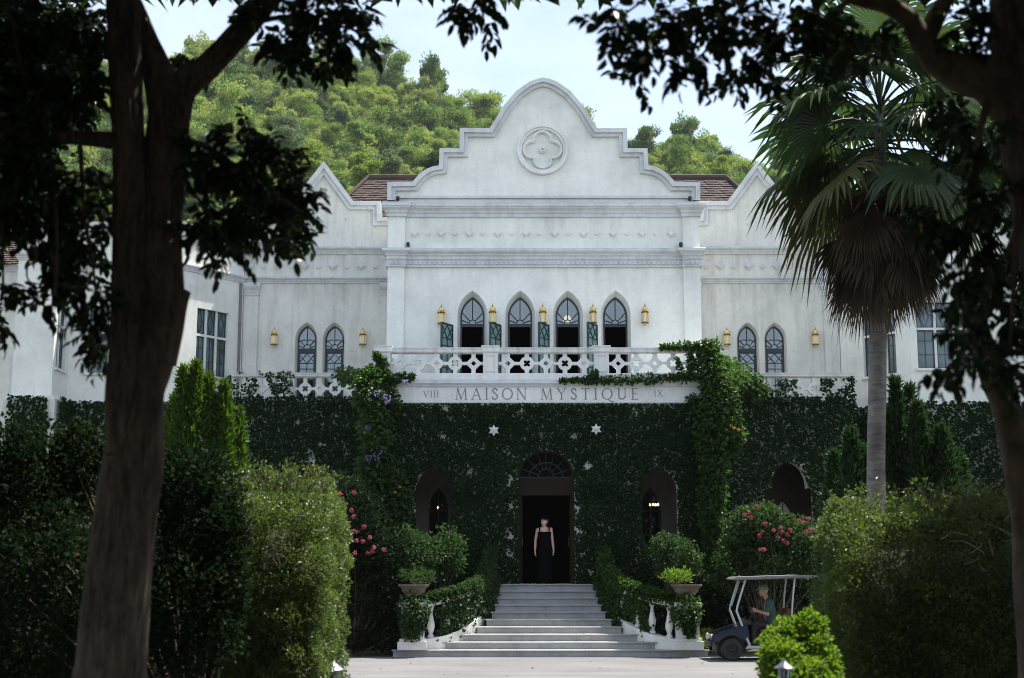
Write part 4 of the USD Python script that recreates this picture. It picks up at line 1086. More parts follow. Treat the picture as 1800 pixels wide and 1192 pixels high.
for u, v, lab in [(868, 756.5, 'white six-pointed star on the ivy left of the entrance arch'), (1048, 754.5, 'white six-pointed star on the ivy right of the entrance arch')]:
    p = P(u, v, -0.2)
    data(obj('star_ornament', star_mesh(p[0], p[2], -0.2), 'white'), label=lab, category='star')
for u, v, Y, lab in [(699, 353, YM - 0.2, 'small black floodlight on the upper cornice at the left end of the gable'), (1213, 350, YM - 0.2, 'small black floodlight on the upper cornice at the right end of the gable'),
                     (717, 435, YM - 0.15, 'small black floodlight on the lower cornice beside the left pilaster'), (1197, 430, YM - 0.15, 'small black floodlight on the lower cornice beside the right pilaster')]:
    p = P(u, v, Y)
    zb = (Z1 if v < 400 else Z3) + 0.01
    t = thing('floodlight', lab, 'floodlight', (p[0], Y + 0.08, zb))
    obj('lamp_head', cat([tube([(0, 0.03, 0.08), (0, -0.07, 0.11)], [0.045, 0.055], 8, n=1, smooth_path=False)]), 'blackmetal', t)
    obj('foot', cat([rod((0, 0, 0.0), (0, 0, 0.08), 0.012), bx(-0.03, 0.03, -0.03, 0.03, 0, 0.01)]), 'blackmetal', t)
for u, v, n, lab in [(770, 893, 1, 'lit lamp glowing inside the left pointed porch window'), (1150, 888, 4, 'lit chandelier glowing inside the right pointed porch window')]:
    p = P(u, v, 2.7)
    t = thing('ceiling_lamp', lab, 'lamp', p)
    for i in range(n):
        dx = (i - (n - 1) / 2) * 0.07
        obj('bulb', lathe([(0, -0.03), (0.02, -0.02), (0.028, 0.01), (0.015, 0.04), (0, 0.05)], (dx, 0, 0.01 * (i % 2)), 8), 'bulb', t)
    obj('stem', cat([rod((0, 0, -0.04), (0, 0, 6.29 - p[2]), 0.008, 6), rod((-0.13, 0, -0.045), (0.13, 0, -0.045), 0.008, 6)]), 'darkbrass', t)
p = P(997.5, 561, 3.2)
t = thing('pendant_lamp', 'small glowing cream pendant seen through the third balcony fanlight', 'lamp', p)
obj('shade', lathe([(0, -0.02), (0.13, -0.06), (0.12, -0.02), (0.07, 0.08), (0.03, 0.11), (0, 0.11)], (0, 0, 0), 14), MAT('glowing_shade', {'e': ('emission', {'color': (1.0, 0.72, 0.42), 'strength': 1.2})}, surface='e.emission'), t)
obj('cord', rod((0, 0, 0.1), (0, 0, 10.2 - p[2]), 0.008, 6), 'darkbrass', t)

# ------------------------------------------------------------ stairs
N, TD, RH = 10, 0.32, 0.16
hw = []
stairs = thing('staircase', 'broad grey marble staircase flaring down from the main door', 'staircase')
for i, w in enumerate([277, 202, 157, 128, 111.5, 101.5, 95, 90.5, 88.5, 87]):
    y0 = -3.2 + TD * i
    h = PX(w, y0) * math.cos(TILT)
    ye = 0.40 if i == N - 1 else 0.0
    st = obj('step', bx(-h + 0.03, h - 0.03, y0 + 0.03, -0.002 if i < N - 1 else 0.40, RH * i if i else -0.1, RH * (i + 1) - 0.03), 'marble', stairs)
    cuts = [-h] + [c_ + rng.uniform(-0.12, 0.12) for c_ in np.linspace(-h, h, max(3, int(h / 0.62)) + 1)[1:-1]] + [h]
    for a_, b_ in zip(cuts[:-1], cuts[1:]):
        e_ = rng.uniform(-0.003, 0.003)
        zt_ = RH * (i + 1) + rng.uniform(-0.003, 0.001)
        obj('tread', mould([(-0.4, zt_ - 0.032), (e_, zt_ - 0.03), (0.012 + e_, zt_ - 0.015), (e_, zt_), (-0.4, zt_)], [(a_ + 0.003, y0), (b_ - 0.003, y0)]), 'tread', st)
    if i == N - 1:
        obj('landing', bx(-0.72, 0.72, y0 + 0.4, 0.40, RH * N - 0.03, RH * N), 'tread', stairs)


def ramp(path, z0, z1, th):
    """Wall of thickness th along a plan path with sloping bottom and top edges."""
    path = np.array(path, float)
    d = unit(np.gradient(path, axis=0))
    nn = np.stack([d[:, 1], -d[:, 0]], 1)
    l, r = path - nn * th / 2, path + nn * th / 2
    n = len(path)
    v = np.vstack([np.hstack([l, np.c_[z0]]), np.hstack([r, np.c_[z0]]), np.hstack([r, np.c_[z1]]), np.hstack([l, np.c_[z1]])])
    f = []
    for i in range(n - 1):
        for a, b in ((0, 1), (1, 2), (2, 3), (3, 0)):
            p, q = a * n + i, b * n + i
            f += [[p, q, q + 1], [p, q + 1, p + 1]]
    f += [[0, 3 * n, 2 * n], [0, 2 * n, n], [n - 1, 2 * n - 1, 3 * n - 1], [n - 1, 3 * n - 1, 4 * n - 1]]
    return v, np.array(f)


balu = [(0, 0), (0.075, 0), (0.075, 0.05), (0.045, 0.07), (0.05, 0.10), (0.085, 0.20), (0.088, 0.27), (0.06, 0.38), (0.036, 0.50), (0.035, 0.56), (0.055, 0.58), (0.055, 0.61), (0.07, 0.62), (0.07, 0.66), (0, 0.66)]
RAIL = {}
for s in (-1, 1):
    side = 'left' if s < 0 else 'right'
    t = thing('stair_balustrade', f'curved white balustrade under ivy along the {side} side of the steps', 'balustrade')
    ctl = np.array([(3.02, -2.95), (2.36, -2.62), (1.80, -1.95), (1.50, -1.05), (1.40, -0.12)]) * np.array([s, 1])
    zr_ = [zat(1062, -2.95), zat(1050, -2.62), zat(1034, -1.95), zat(1008, -1.05), zat(972, -0.12)]
    zb_ = [0.36, 0.50, 0.82, 1.30, 1.75]
    c = curve_pts(np.hstack([ctl, np.c_[zr_], np.c_[zb_]]), 8)
    RAIL[s] = c
    obj('rail', ramp(c[:, :2], c[:, 2] - 0.10, c[:, 2], 0.24), 'white', t)
    obj('plinth', ramp(c[:, :2], np.zeros(len(c)) + 0.0, c[:, 3], 0.34), 'white', t)
    for k in np.linspace(4, len(c) - 3, 7).astype(int):
        hgt = c[k, 2] - 0.1 - c[k, 3]
        obj('baluster', lathe([(r, z / 0.66 * hgt) for r, z in balu], (c[k, 0], c[k, 1], c[k, 3]), 14), 'white', t, smooth=40)
    x, y = s * 3.12, -2.97
    pe = obj('pedestal', cat([bx(x - 0.25, x + 0.25, y - 0.25, y + 0.25, 0.40, 1.12), bx(x - 0.33, x + 0.33, y - 0.33, y + 0.33, 0.16, 0.34), bx(x - 0.29, x + 0.29, y - 0.29, y + 0.29, 0.34, 0.402), bx(x - 0.31, x + 0.31, y - 0.31, y + 0.31, 1.12, 1.21)]), 'white', t)
    zt = zat(1027, -2.97)
    k = zt - 1.21
    urn = thing('stone_urn', f'low brown stone urn on the pedestal {side} of the steps', 'urn', (x, y, 1.21))
    obj('urn_bowl', lathe([(0, 0.30 * k), (0.09, 0.30 * k), (0.20, 0.42 * k), (0.27, 0.60 * k), (0.29, 0.78 * k), (0.33, 0.84 * k), (0.36, 0.92 * k), (0.36, k), (0.31, k), (0.28, 0.85 * k), (0, 0.82 * k)], n=24), 'urn', urn, smooth=40)
    obj('urn_foot', lathe([(0, 0), (0.19, 0), (0.19, 0.1 * k), (0.10, 0.2 * k), (0.085, 0.3 * k), (0, 0.31 * k)], n=20), 'urn', urn, smooth=40)

# ------------------------------------------------------------ ivy on the lower walls
def ivy_wall(p0, p1, z0, z1, holes, dens, L=0.105, gap=0.60, seed=0, out=0.02, thick=0.09):
    o, d, n, Ls = seg(p0, p1)
    k = int(Ls * (z1 - z0) * dens)
    s, z = rng.uniform(0, Ls, k), rng.uniform(z0, z1, k)
    q = np.stack([s * 3.0 + o[0], z * 3.4, np.full(k, seed * 7.0)], 1)
    f = meshkit.fbm(q, 4, seed)
    keep = f + 0.12 * rng.random(k) < gap + 0.11
    if holes is not None and not holes.is_empty:
        xx = o[0] + d[0] * s
        keep &= ~shapely.contains_xy(holes, xx, z)
    s, z = s[keep], z[keep]
    k = len(s)
    pr = rng.random(k) ** 1.5 * thick * (0.3 + 1.9 * meshkit.noise(np.stack([s * 2.2, z * 2.2, np.zeros(k)], 1), 3))
    pos = np.empty((k, 3))
    pos[:, :2] = o + s[:, None] * d + n * (out + pr)[:, None]
    pos[:, 2] = z
    n3, d3 = np.array([n[0], n[1], 0.0]), np.array([d[0], d[1], 0.0])
    dr = np.array([0, 0, -0.8]) + n3 * 0.45 + d3 * rng.normal(0, 0.6, k)[:, None] + rng.normal(0, 0.25, (k, 3))
    nr = n3 + 0.45 * rng.normal(size=(k, 3)) + np.array([0, 0, 0.35])
    return leaves(pos, dr, nr, L * rng.uniform(0.6, 1.25, k), L * 0.85 * rng.uniform(0.7, 1.2, k), fold=0.15)


def strand(pts, rad, n, L, W, droop=0.5, noise=0.5):
    """Leaves about a line: a vine's strand."""
    p = curve_pts(pts, 8)
    t = rng.uniform(0, len(p) - 1.001, n)
    i = t.astype(int)
    c = p[i] + (p[i + 1] - p[i]) * (t - i)[:, None]
    r = np.interp(t / (len(p) - 1), np.linspace(0, 1, len(np.atleast_1d(rad))), np.atleast_1d(rad))
    w = 0.55 + noise * 2 * meshkit.noise(c * 3.1, 4)
    u = rdir(n)
    pos = c + u * (r * w * rng.random(n) ** 0.5)[:, None]
    d = unit(u + 0.6 * rng.normal(size=(n, 3)) + np.array([0, 0, -droop]))
    nr = u + np.array([0, -0.3, 0.5]) + 0.5 * rng.normal(size=(n, 3))
    return leaves(pos, d, nr, L * rng.uniform(0.65, 1.25, n), W * rng.uniform(0.7, 1.2, n))


ph = unary_union([op_mid] + op_side)
t = thing('climbing_ivy', 'dense dark ivy covering the porch front around the main door and its two stars', 'ivy')
obj('foliage', cat([ivy_wall((-PHX - 0.03, 0), (PHX + 0.03, 0), 0.0, 6.13, ph.buffer(-0.02), 1500, seed=2, gap=0.70, L=0.078),
                    ivy_wall((PHX, 0), (PHX, YM), 0.0, 6.3, None, 380, seed=4, gap=0.66), ivy_wall((-PHX, YM), (-PHX, 0), 0.0, 6.3, None, 380, seed=5, gap=0.66)]), 'ivy', t, kind='stuff')
obj('stem', cat([tube([(x, -0.02, 0), (x + 0.15, -0.03, 1.2), (x - 0.1, -0.03, 2.6), (x + 0.2, -0.03, 4.4), (x + 0.1, -0.03, 5.8)], [0.03, 0.025, 0.02, 0.014, 0.008], 6, n=3) for x in (-3.9, -1.7, 1.5, 3.8)]), 'twig', t, kind='stuff')
for s in (-1, 1):
    nm = 'left' if s < 0 else 'right'
    xa, xb = sorted((s * 9.05, s * PHX))
    acx = xat(535 if s < 0 else 1387, 857, YL)
    z_sp, z_ap = zat(857, YL), zat(812, YL)
    hol = unary_union([sbox(acx - 0.52, 1.7, acx + 0.52, z_sp), ellipse_poly(acx, z_sp, 0.52, z_ap - z_sp), sbox(acx - 0.64, 1.7, acx + 0.64, z_sp)])
    t = thing('climbing_ivy', f'dark ivy over the arched terrace wall below the {nm} wing', 'ivy')
    clear = unary_union([sbox(xat(516, 680, YL), 6.93, xat(634, 680, YL), 7.8)]) if s < 0 else unary_union([sbox(xat(1298, 655, YL), 7.42, xat(1485, 655, YL), 7.8), sbox(xat(1398, 680, YL), 6.95, xat(1442, 680, YL), 7.8), sbox(xat(1338, 680, YL), 7.1, xat(1365, 680, YL), 7.8)])
    bal = ivy_wall((xa, YL), (xb, YL), 6.7, 7.62, clear, 420, seed=8 + s, gap=0.40 if s < 0 else 0.43, thick=0.2)
    obj('foliage', cat([ivy_wall((xa, YL), (xb, YL), 0.0, 6.9, hol, 950, seed=11 + s, gap=0.715, L=0.09), bal]), 'ivy', t, kind='stuff')
    bp = bayLp if s < 0 else bayRp
    t = thing('climbing_ivy', f'dark ivy over the lower wall of the {nm} bay', 'ivy')
    g = []
    for i in range(1, len(bp) - 1) if s < 0 else range(0, len(bp) - 2):
        a, b = np.array(bp[i]), np.array(bp[i + 1])
        nn = seg(a, b)[2]
        g.append(ivy_wall(a + nn * 0.16, b + nn * 0.16, 0.5, 6.68, None, 620, seed=20 + i, gap=0.68, L=0.105))
    obj('foliage', cat(g), 'ivy', t, kind='stuff')

# ------------------------------------------------------------ flowering vines at the porch corners
t = thing('flowering_vine', 'bright green vine with hanging violet flowers at the left porch corner', 'vine')
L_ = lambda *q: [P(u, v, Y) for u, v, Y in q]
obj('foliage', cat([strand(L_((655, 655, -0.15), (648, 690, -0.3), (662, 760, -0.4), (650, 850, -0.4), (668, 940, -0.4), (660, 1010, -0.4)), [0.22, 0.36, 0.34, 0.32, 0.42, 0.5], 5200, 0.14, 0.10),
                    strand(L_((640, 668, -0.1), (690, 665, -0.2), (725, 662, -0.2)), [0.16, 0.12, 0.04], 420, 0.11, 0.08),
                    strand(L_((660, 625, -0.1), (672, 640, -0.1), (690, 690, -0.3), (700, 720, -0.2)), [0.05, 0.10, 0.16, 0.1], 520, 0.12, 0.09),
                    strand(L_((690, 820, -0.3), (700, 900, -0.3), (690, 960, -0.4)), [0.3, 0.34, 0.3], 1500, 0.13, 0.09),
                    strand(L_((600, 660, 2.5), (640, 665, 0.5)), [0.2, 0.2], 600, 0.12, 0.09)]), 'vine', t, kind='stuff')
obj('stem', cat([tube([P(655 + dx, 1060, -0.3), P(650 + dx, 930, -0.3), P(660 - dx, 800, -0.3), P(652, 670, -0.2)], [0.04, 0.035, 0.025, 0.015], 7, n=4) for dx in (-8, 10)]), 'twig', t, kind='stuff')


def raceme(p, L, r):
    n = 46
    k = rng.random(n)
    a = rng.uniform(0, 2 * PI, n)
    rr = r * (1 - 0.8 * k)
    pos = np.asarray(p) + np.stack([rr * np.cos(a), rr * np.sin(a), -L * k], 1)
    u = np.stack([np.cos(a), np.sin(a), -0.5 + 0 * a], 1)
    return leaves(pos, u + 0.4 * rng.normal(size=u.shape), rdir(n), 0.05, 0.045)


for u, v, L, r in [(663, 790, 0.26, 0.11), (681, 690, 0.30, 0.09), (662, 685, 0.16, 0.07), (647, 748, 0.12, 0.05), (712, 667, 0.10, 0.05), (648, 800, 0.14, 0.06)]:
    obj('violet_flower', raceme(P(u, v, -0.72), L, r), 'violet', t)
for u, v in [(703, 856), (694, 865), (688, 915), (678, 917), (676, 932), (694, 928), (676, 952), (641, 761)]:
    obj('yellow_flower', blossoms([P(u, v, -0.72)], 0.045), 'yellow', t)
t = thing('flowering_vine', 'sunlit green vine hanging over the right balcony corner and down the porch', 'vine')
obj('foliage', cat([strand(L_((1162, 610, -0.08), (1215, 607, -0.08), (1262, 606, -0.12)), [0.05, 0.09, 0.16], 700, 0.09, 0.07),
                    strand(L_((1240, 612, -0.1), (1252, 650, -0.2), (1258, 700, -0.3), (1250, 760, -0.35), (1255, 830, -0.4), (1250, 900, -0.4), (1262, 1000, -0.5), (1255, 1060, -0.5)), [0.28, 0.38, 0.42, 0.36, 0.30, 0.32, 0.38, 0.46], 7400, 0.13, 0.095),
                    strand(L_((1225, 660, -0.15), (1150, 666, -0.15), (1060, 668, -0.15), (985, 669, -0.12)), [0.13, 0.11, 0.09, 0.03], 1700, 0.085, 0.065),
                    strand(L_((1035, 664, -0.12), (1048, 655, -0.12)), [0.11, 0.05], 150, 0.1, 0.07),
                    strand(L_((1190, 630, -0.06), (1198, 660, -0.06)), [0.04, 0.08], 120, 0.09, 0.07), strand(L_((1212, 615, -0.06), (1216, 660, -0.06)), [0.06, 0.12], 220, 0.09, 0.07),
                    strand(L_((1285, 680, -0.5), (1295, 760, -0.5), (1285, 790, -0.5)), [0.16, 0.22, 0.12], 600, 0.13, 0.10),
                    strand(L_((1215, 700, -0.15), (1235, 720, -0.2)), [0.12, 0.2], 300, 0.1, 0.08),
                    strand(L_((1270, 640, 1.5), (1300, 665, 4.4), (1335, 690, 4.5)), [0.2, 0.4, 0.3], 1200, 0.15, 0.12)]), 'vine', t, kind='stuff')
obj('stem', cat([tube([P(1258 + dx, 1090, -0.4), P(1262 + dx, 960, -0.4), P(1252 - dx, 800, -0.4), P(1255, 640, -0.2)], [0.045, 0.04, 0.028, 0.015], 7, n=4) for dx in (-10, 8)]), 'twig', t, kind='stuff')
for u, v in [(1290, 752), (1285, 748), (1297, 756)]:
    obj('yellow_flower', blossoms([P(u, v, -0.75)], 0.05), 'yellow', t)

# ivy on the stair balustrades
for s in (-1, 1):
    nm = 'left' if s < 0 else 'right'
    c = RAIL[s]
    c = c + np.array([0, 0, 0.04, 0])
    t = thing('climbing_ivy', f'thick rope of ivy along the {nm} stair balustrade', 'ivy')
    top = strand(c[::4, :3], [0.20, 0.22, 0.23, 0.22], 9500, 0.085, 0.07, droop=0.35, noise=0.2)
    k = 9500
    i = rng.integers(6 if s < 0 else 9, len(c) - 1, k)
    f = rng.random(k)
    lo_ = np.where(c[i, 1] > -2.35, 0.55, 0.12)
    zz = c[i, 3] - lo_ + (c[i, 2] - c[i, 3] + lo_ - 0.05) * rng.random(k) ** 0.9
    base = np.stack([c[i, 0] * (1 - f) + c[i + 1, 0] * f, c[i, 1] * (1 - f) + c[i + 1, 1] * f, zz], 1)
    dens = meshkit.fbm(base * 4.0, 3, 31)
    keep = dens < np.where(c[i, 1] > -1.9, 0.75, 0.545 if s > 0 else 0.60)
    base = base[keep] + rng.normal(0, 0.07, (keep.sum(), 3))
    cur = leaves(base, np.array([0, -0.3, -0.8]) + 0.5 * rng.normal(size=base.shape), np.array([-0.5 * s, -1, 0.3]) + 0.5 * rng.normal(size=base.shape), 0.09, 0.075)
    k = 5200
    i = rng.integers(6, len(c) - 1, k)
    zz = c[i, 3] - 0.35 + rng.random(k) * 0.5
    bi = np.stack([c[i, 0] - s * (0.15 + 0.04 * rng.random(k)) + rng.normal(0, 0.03, k), c[i, 1] + rng.uniform(-0.08, 0.08, k), zz], 1)
    bi = bi[(bi[:, 1] > -2.25 + 0.5 * meshkit.noise(bi * 3, 5)) & (meshkit.fbm(bi * 4, 3, 35) < 0.66)]
    inn_ = leaves(bi, np.array([0, -0.4, -0.7]) + 0.5 * rng.normal(size=bi.shape), np.array([-s, -0.6, 0.4]) + 0.5 * rng.normal(size=bi.shape), 0.085, 0.07)
    pedv = strand([(s * 3.10, -3.2, 1.16), (s * 3.08, -3.24, 0.9), (s * 3.14, -3.22, 0.55)], [0.30, 0.30, 0.18], 2200 if s < 0 else 1700, 0.09, 0.07)
    obj('foliage', cat([top, cur, inn_, pedv]), 'vine' if s > 0 else 'bush', t, kind='stuff')

# ------------------------------------------------------------ shrubs round the steps
def stems(base, tops, r=0.02):
    return cat([tube([base, (np.asarray(base) * 0.45 + np.asarray(q) * 0.55) + rng.normal(0, 0.06, 3), q], [r, r * 0.7, r * 0.3], 5, n=3) for q in tops])


def shrub(name, label, cat_, blobs, mat, L, W, ground=True, group=None, flowers=(), petal='pink', pr=0.06, up=0.3, inner=0.35, jitter=0.9):
    """blobs: (u, v, ru, rv, Y, n)"""
    c0 = P(blobs[0][0], blobs[0][1], blobs[0][4])
    t = thing(name, label, cat_, group=group)
    out, tops = [], []
    for i, (u, v, ru, rv, Y, n) in enumerate(blobs):
        c = P(u, v, Y)
        R = (PX(ru, Y), max(PX(ru, Y) * 0.8, 0.15), PX(rv, Y))
        out.append(cloud(c, R, n, L, W, up=up, inner=inner, lump=0.5, lfreq=2.2, seed=int(u) + i, jitter=jitter))
        tops += [c + rdir(1)[0] * np.array(R) * 0.7 for _ in range(4)]
    obj('foliage', cat(out), mat, t, kind='stuff')
    zb = 0.0 if ground is True else ground
    obj('stem', stems((c0[0], c0[1], zb), tops), 'twig', t, kind='stuff')
    for u, v, Y in flowers:
        obj('blossom', blossoms([P(u, v, Y)], pr), petal, t)
    return t


shrub('leafy_shrub', 'airy green shrub spreading behind the left stair urn', 'shrub', [(748, 985, 50, 45, -1.9, 1500), (790, 968, 28, 40, -1.7, 650), (715, 960, 30, 35, -1.6, 700), (702, 1005, 26, 30, -2.0, 500), (798, 990, 20, 20, -1.9, 260)], 'bush', 0.10, 0.065, ground=0.1)
shrub('leafy_shrub', 'airy green shrub rising behind the right stair urn', 'shrub', [(1190, 975, 38, 34, -2.3, 1000), (1165, 960, 24, 24, -2.3, 420), (1212, 995, 24, 26, -2.3, 420), (1175, 1000, 22, 22, -2.3, 300)], 'bush', 0.09, 0.06, ground=0.2)
for s, u in ((-1, 735), (1, 1188)):
    shrub('urn_plant', f'bright tufted plant growing in the {"left" if s < 0 else "right"} stair urn', 'plant', [(u, 1014, 26 if s > 0 else 30, 13, -2.97, 420)], 'lime' if s > 0 else 'bush', 0.11, 0.03, ground=1.5, up=1.2)
fl = [(598, 868), (601, 885), (588, 905), (603, 918), (605, 934), (618, 897), (622, 908), (612, 925), (625, 935), (640, 926), (622, 935), (627, 950), (650, 945), (606, 957), (655, 969), (658, 962), (648, 972), (624, 972), (675, 966), (604, 1064), (622, 866), (614, 938), (638, 952), (590, 940), (597, 930)]
shrub('pink_flowering_bush', 'tall bush with pink blossom beside the sunlit left hedge', 'bush', [(625, 915, 50, 60, -2.8, 1600), (610, 985, 45, 60, -2.7, 1500), (650, 975, 42, 45, -2.8, 1200), (640, 1040, 55, 50, -2.7, 1700), (600, 870, 40, 25, -2.6, 600), (690, 1040, 45, 60, -2.6, 1700), (690, 970, 35, 45, -2.4, 800)], 'shrub', 0.11, 0.075, flowers=[(u, v, -3.6) for u, v in fl])
fr_ = [(1310, 905), (1330, 890), (1345, 920), (1360, 932), (1375, 935), (1385, 940), (1340, 935), (1335, 942), (1378, 950), (1383, 955), (1338, 967), (1343, 966), (1404, 915), (1412, 918), (1418, 935), (1425, 932), (1320, 910), (1328, 1015), (1300, 1015), (1372, 928), (1368, 945), (1390, 932), (1421, 912), (1316, 900)]
shrub('pink_flowering_bush', 'spreading bush with pink blossom behind the parked cart', 'bush', [(1345, 925, 50, 42, -1.9, 1700), (1310, 945, 36, 50, -1.8, 1200), (1400, 945, 45, 40, -1.8, 1300), (1350, 990, 60, 35, -1.8, 1700), (1290, 1000, 36, 50, -1.6, 1000), (1430, 990, 50, 45, -1.7, 1200)], 'bush', 0.10, 0.075, flowers=[(u, v, -2.75) for u, v in fr_])
shrub('dark_shrub', 'dark leafy shrub filling the bed behind the cart', 'shrub', [(1300, 1060, 50, 60, -1.0, 1300), (1390, 1060, 80, 50, -1.0, 1900), (1240, 1060, 30, 55, -1.2, 900), (1470, 1060, 70, 60, -1.0, 1500)], 'shrub', 0.12, 0.08)
shrub('low_shrub', 'low dark clipped shrub left of the bottom steps', 'shrub', [(620, 1125, 34, 20, -2.9, 900), (685, 1128, 34, 18, -2.9, 900), (650, 1122, 30, 20, -2.7, 700)], 'shrub', 0.07, 0.05)
shrub('grass_tuft', 'low yellowish green tuft right of the bottom steps', 'plant', [(1222, 1133, 22, 9, -3.0, 420), (1245, 1120, 18, 14, -2.6, 300)], 'lime', 0.10, 0.02, up=1.3)
shrub('round_bush', 'small bright green bush above the sunlit left hedge', 'bush', [(596, 856, 34, 24, -1.2, 700)], 'bush', 0.10, 0.07)
shrub('dark_shrub', 'dark shrub under the left arch of the porch', 'shrub', [(690, 1075, 50, 50, -1.6, 1500), (760, 1070, 40, 45, -1.4, 1100), (640, 1090, 50, 40, -1.6, 1200)], 'shrub', 0.11, 0.075)


def spire(base, H, R, n, lean=(0, 0)):
    k = rng.random(n) ** 0.75
    a = rng.uniform(0, 2 * PI, n)
    prof = np.sin(np.clip(k * 0.93 + 0.07, 0, 1) * PI * 0.5 + PI * 0.5) ** 0.8 * (0.55 + 0.45 * np.minimum(k * 5, 1))
    r = R * prof * (0.75 + 0.5 * meshkit.noise(np.stack([np.cos(a) * 1.5, np.sin(a) * 1.5, k * 7], 1), int(abs(base[0]) * 10) % 50)) * (0.6 + 0.4 * rng.random(n))
    pos = np.stack([base[0] + r * np.cos(a) + lean[0] * k, base[1] + r * np.sin(a) + lean[1] * k, base[2] + H * k], 1)
    o = np.stack([np.cos(a), np.sin(a), np.zeros(n)], 1)
    return leaves(pos, o * 0.6 + np.array([0, 0, 1.0]) + 0.42 * rng.normal(size=(n, 3)), o + 0.6 * rng.normal(size=(n, 3)), 0.19 * rng.uniform(0.6, 1.2, n), 0.045, fold=0.1)


def conifer(label, tips, Y, mat, vb, n=4200):
    t = thing('conifer', label, 'conifer', group=None)
    for u, v, w in tips:
        p = P(u, v, Y + rng.uniform(-0.4, 0.4))
        b = np.array([p[0] + rng.uniform(-0.1, 0.1), p[1], 0.0])
        obj('foliage', spire(b, p[2] - 0.1, PX(w, Y) * 0.74, n), mat, t, kind='stuff')
        obj('trunk', tube([(b[0], b[1], -0.1), (b[0], b[1], p[2] * 0.7)], [0.07, 0.03], 6, n=1, smooth_path=False), 'twig', t)


conifer('light green conifer with pointed tips beside the big left trunk', [(318, 642, 62), (347, 632, 66), (372, 655, 66), (300, 690, 62), (335, 700, 90)], -7.5, 'conifer', 900)
conifer('light green conifer with one tall tip left of the wing terrace', [(402, 668, 64), (425, 715, 66), (384, 715, 70)], -7.2, 'conifer', 900)
conifer('dark green conifer with two pointed tips just right of the palm trunk', [(1573, 660, 56), (1592, 674, 52), (1612, 702, 62), (1560, 730, 70)], -8.0, 'conifer_dark', 880)
conifer('dark green conifer with ragged tips further right of the palm', [(1648, 745, 90), (1620, 760, 80), (1680, 790, 80)], -8.4, 'conifer_dark', 880)
conifer('dark green conifer left of the palm trunk', [(1492, 750, 80), (1465, 790, 70), (1515, 780, 70)], -7.6, 'conifer_dark', 880)

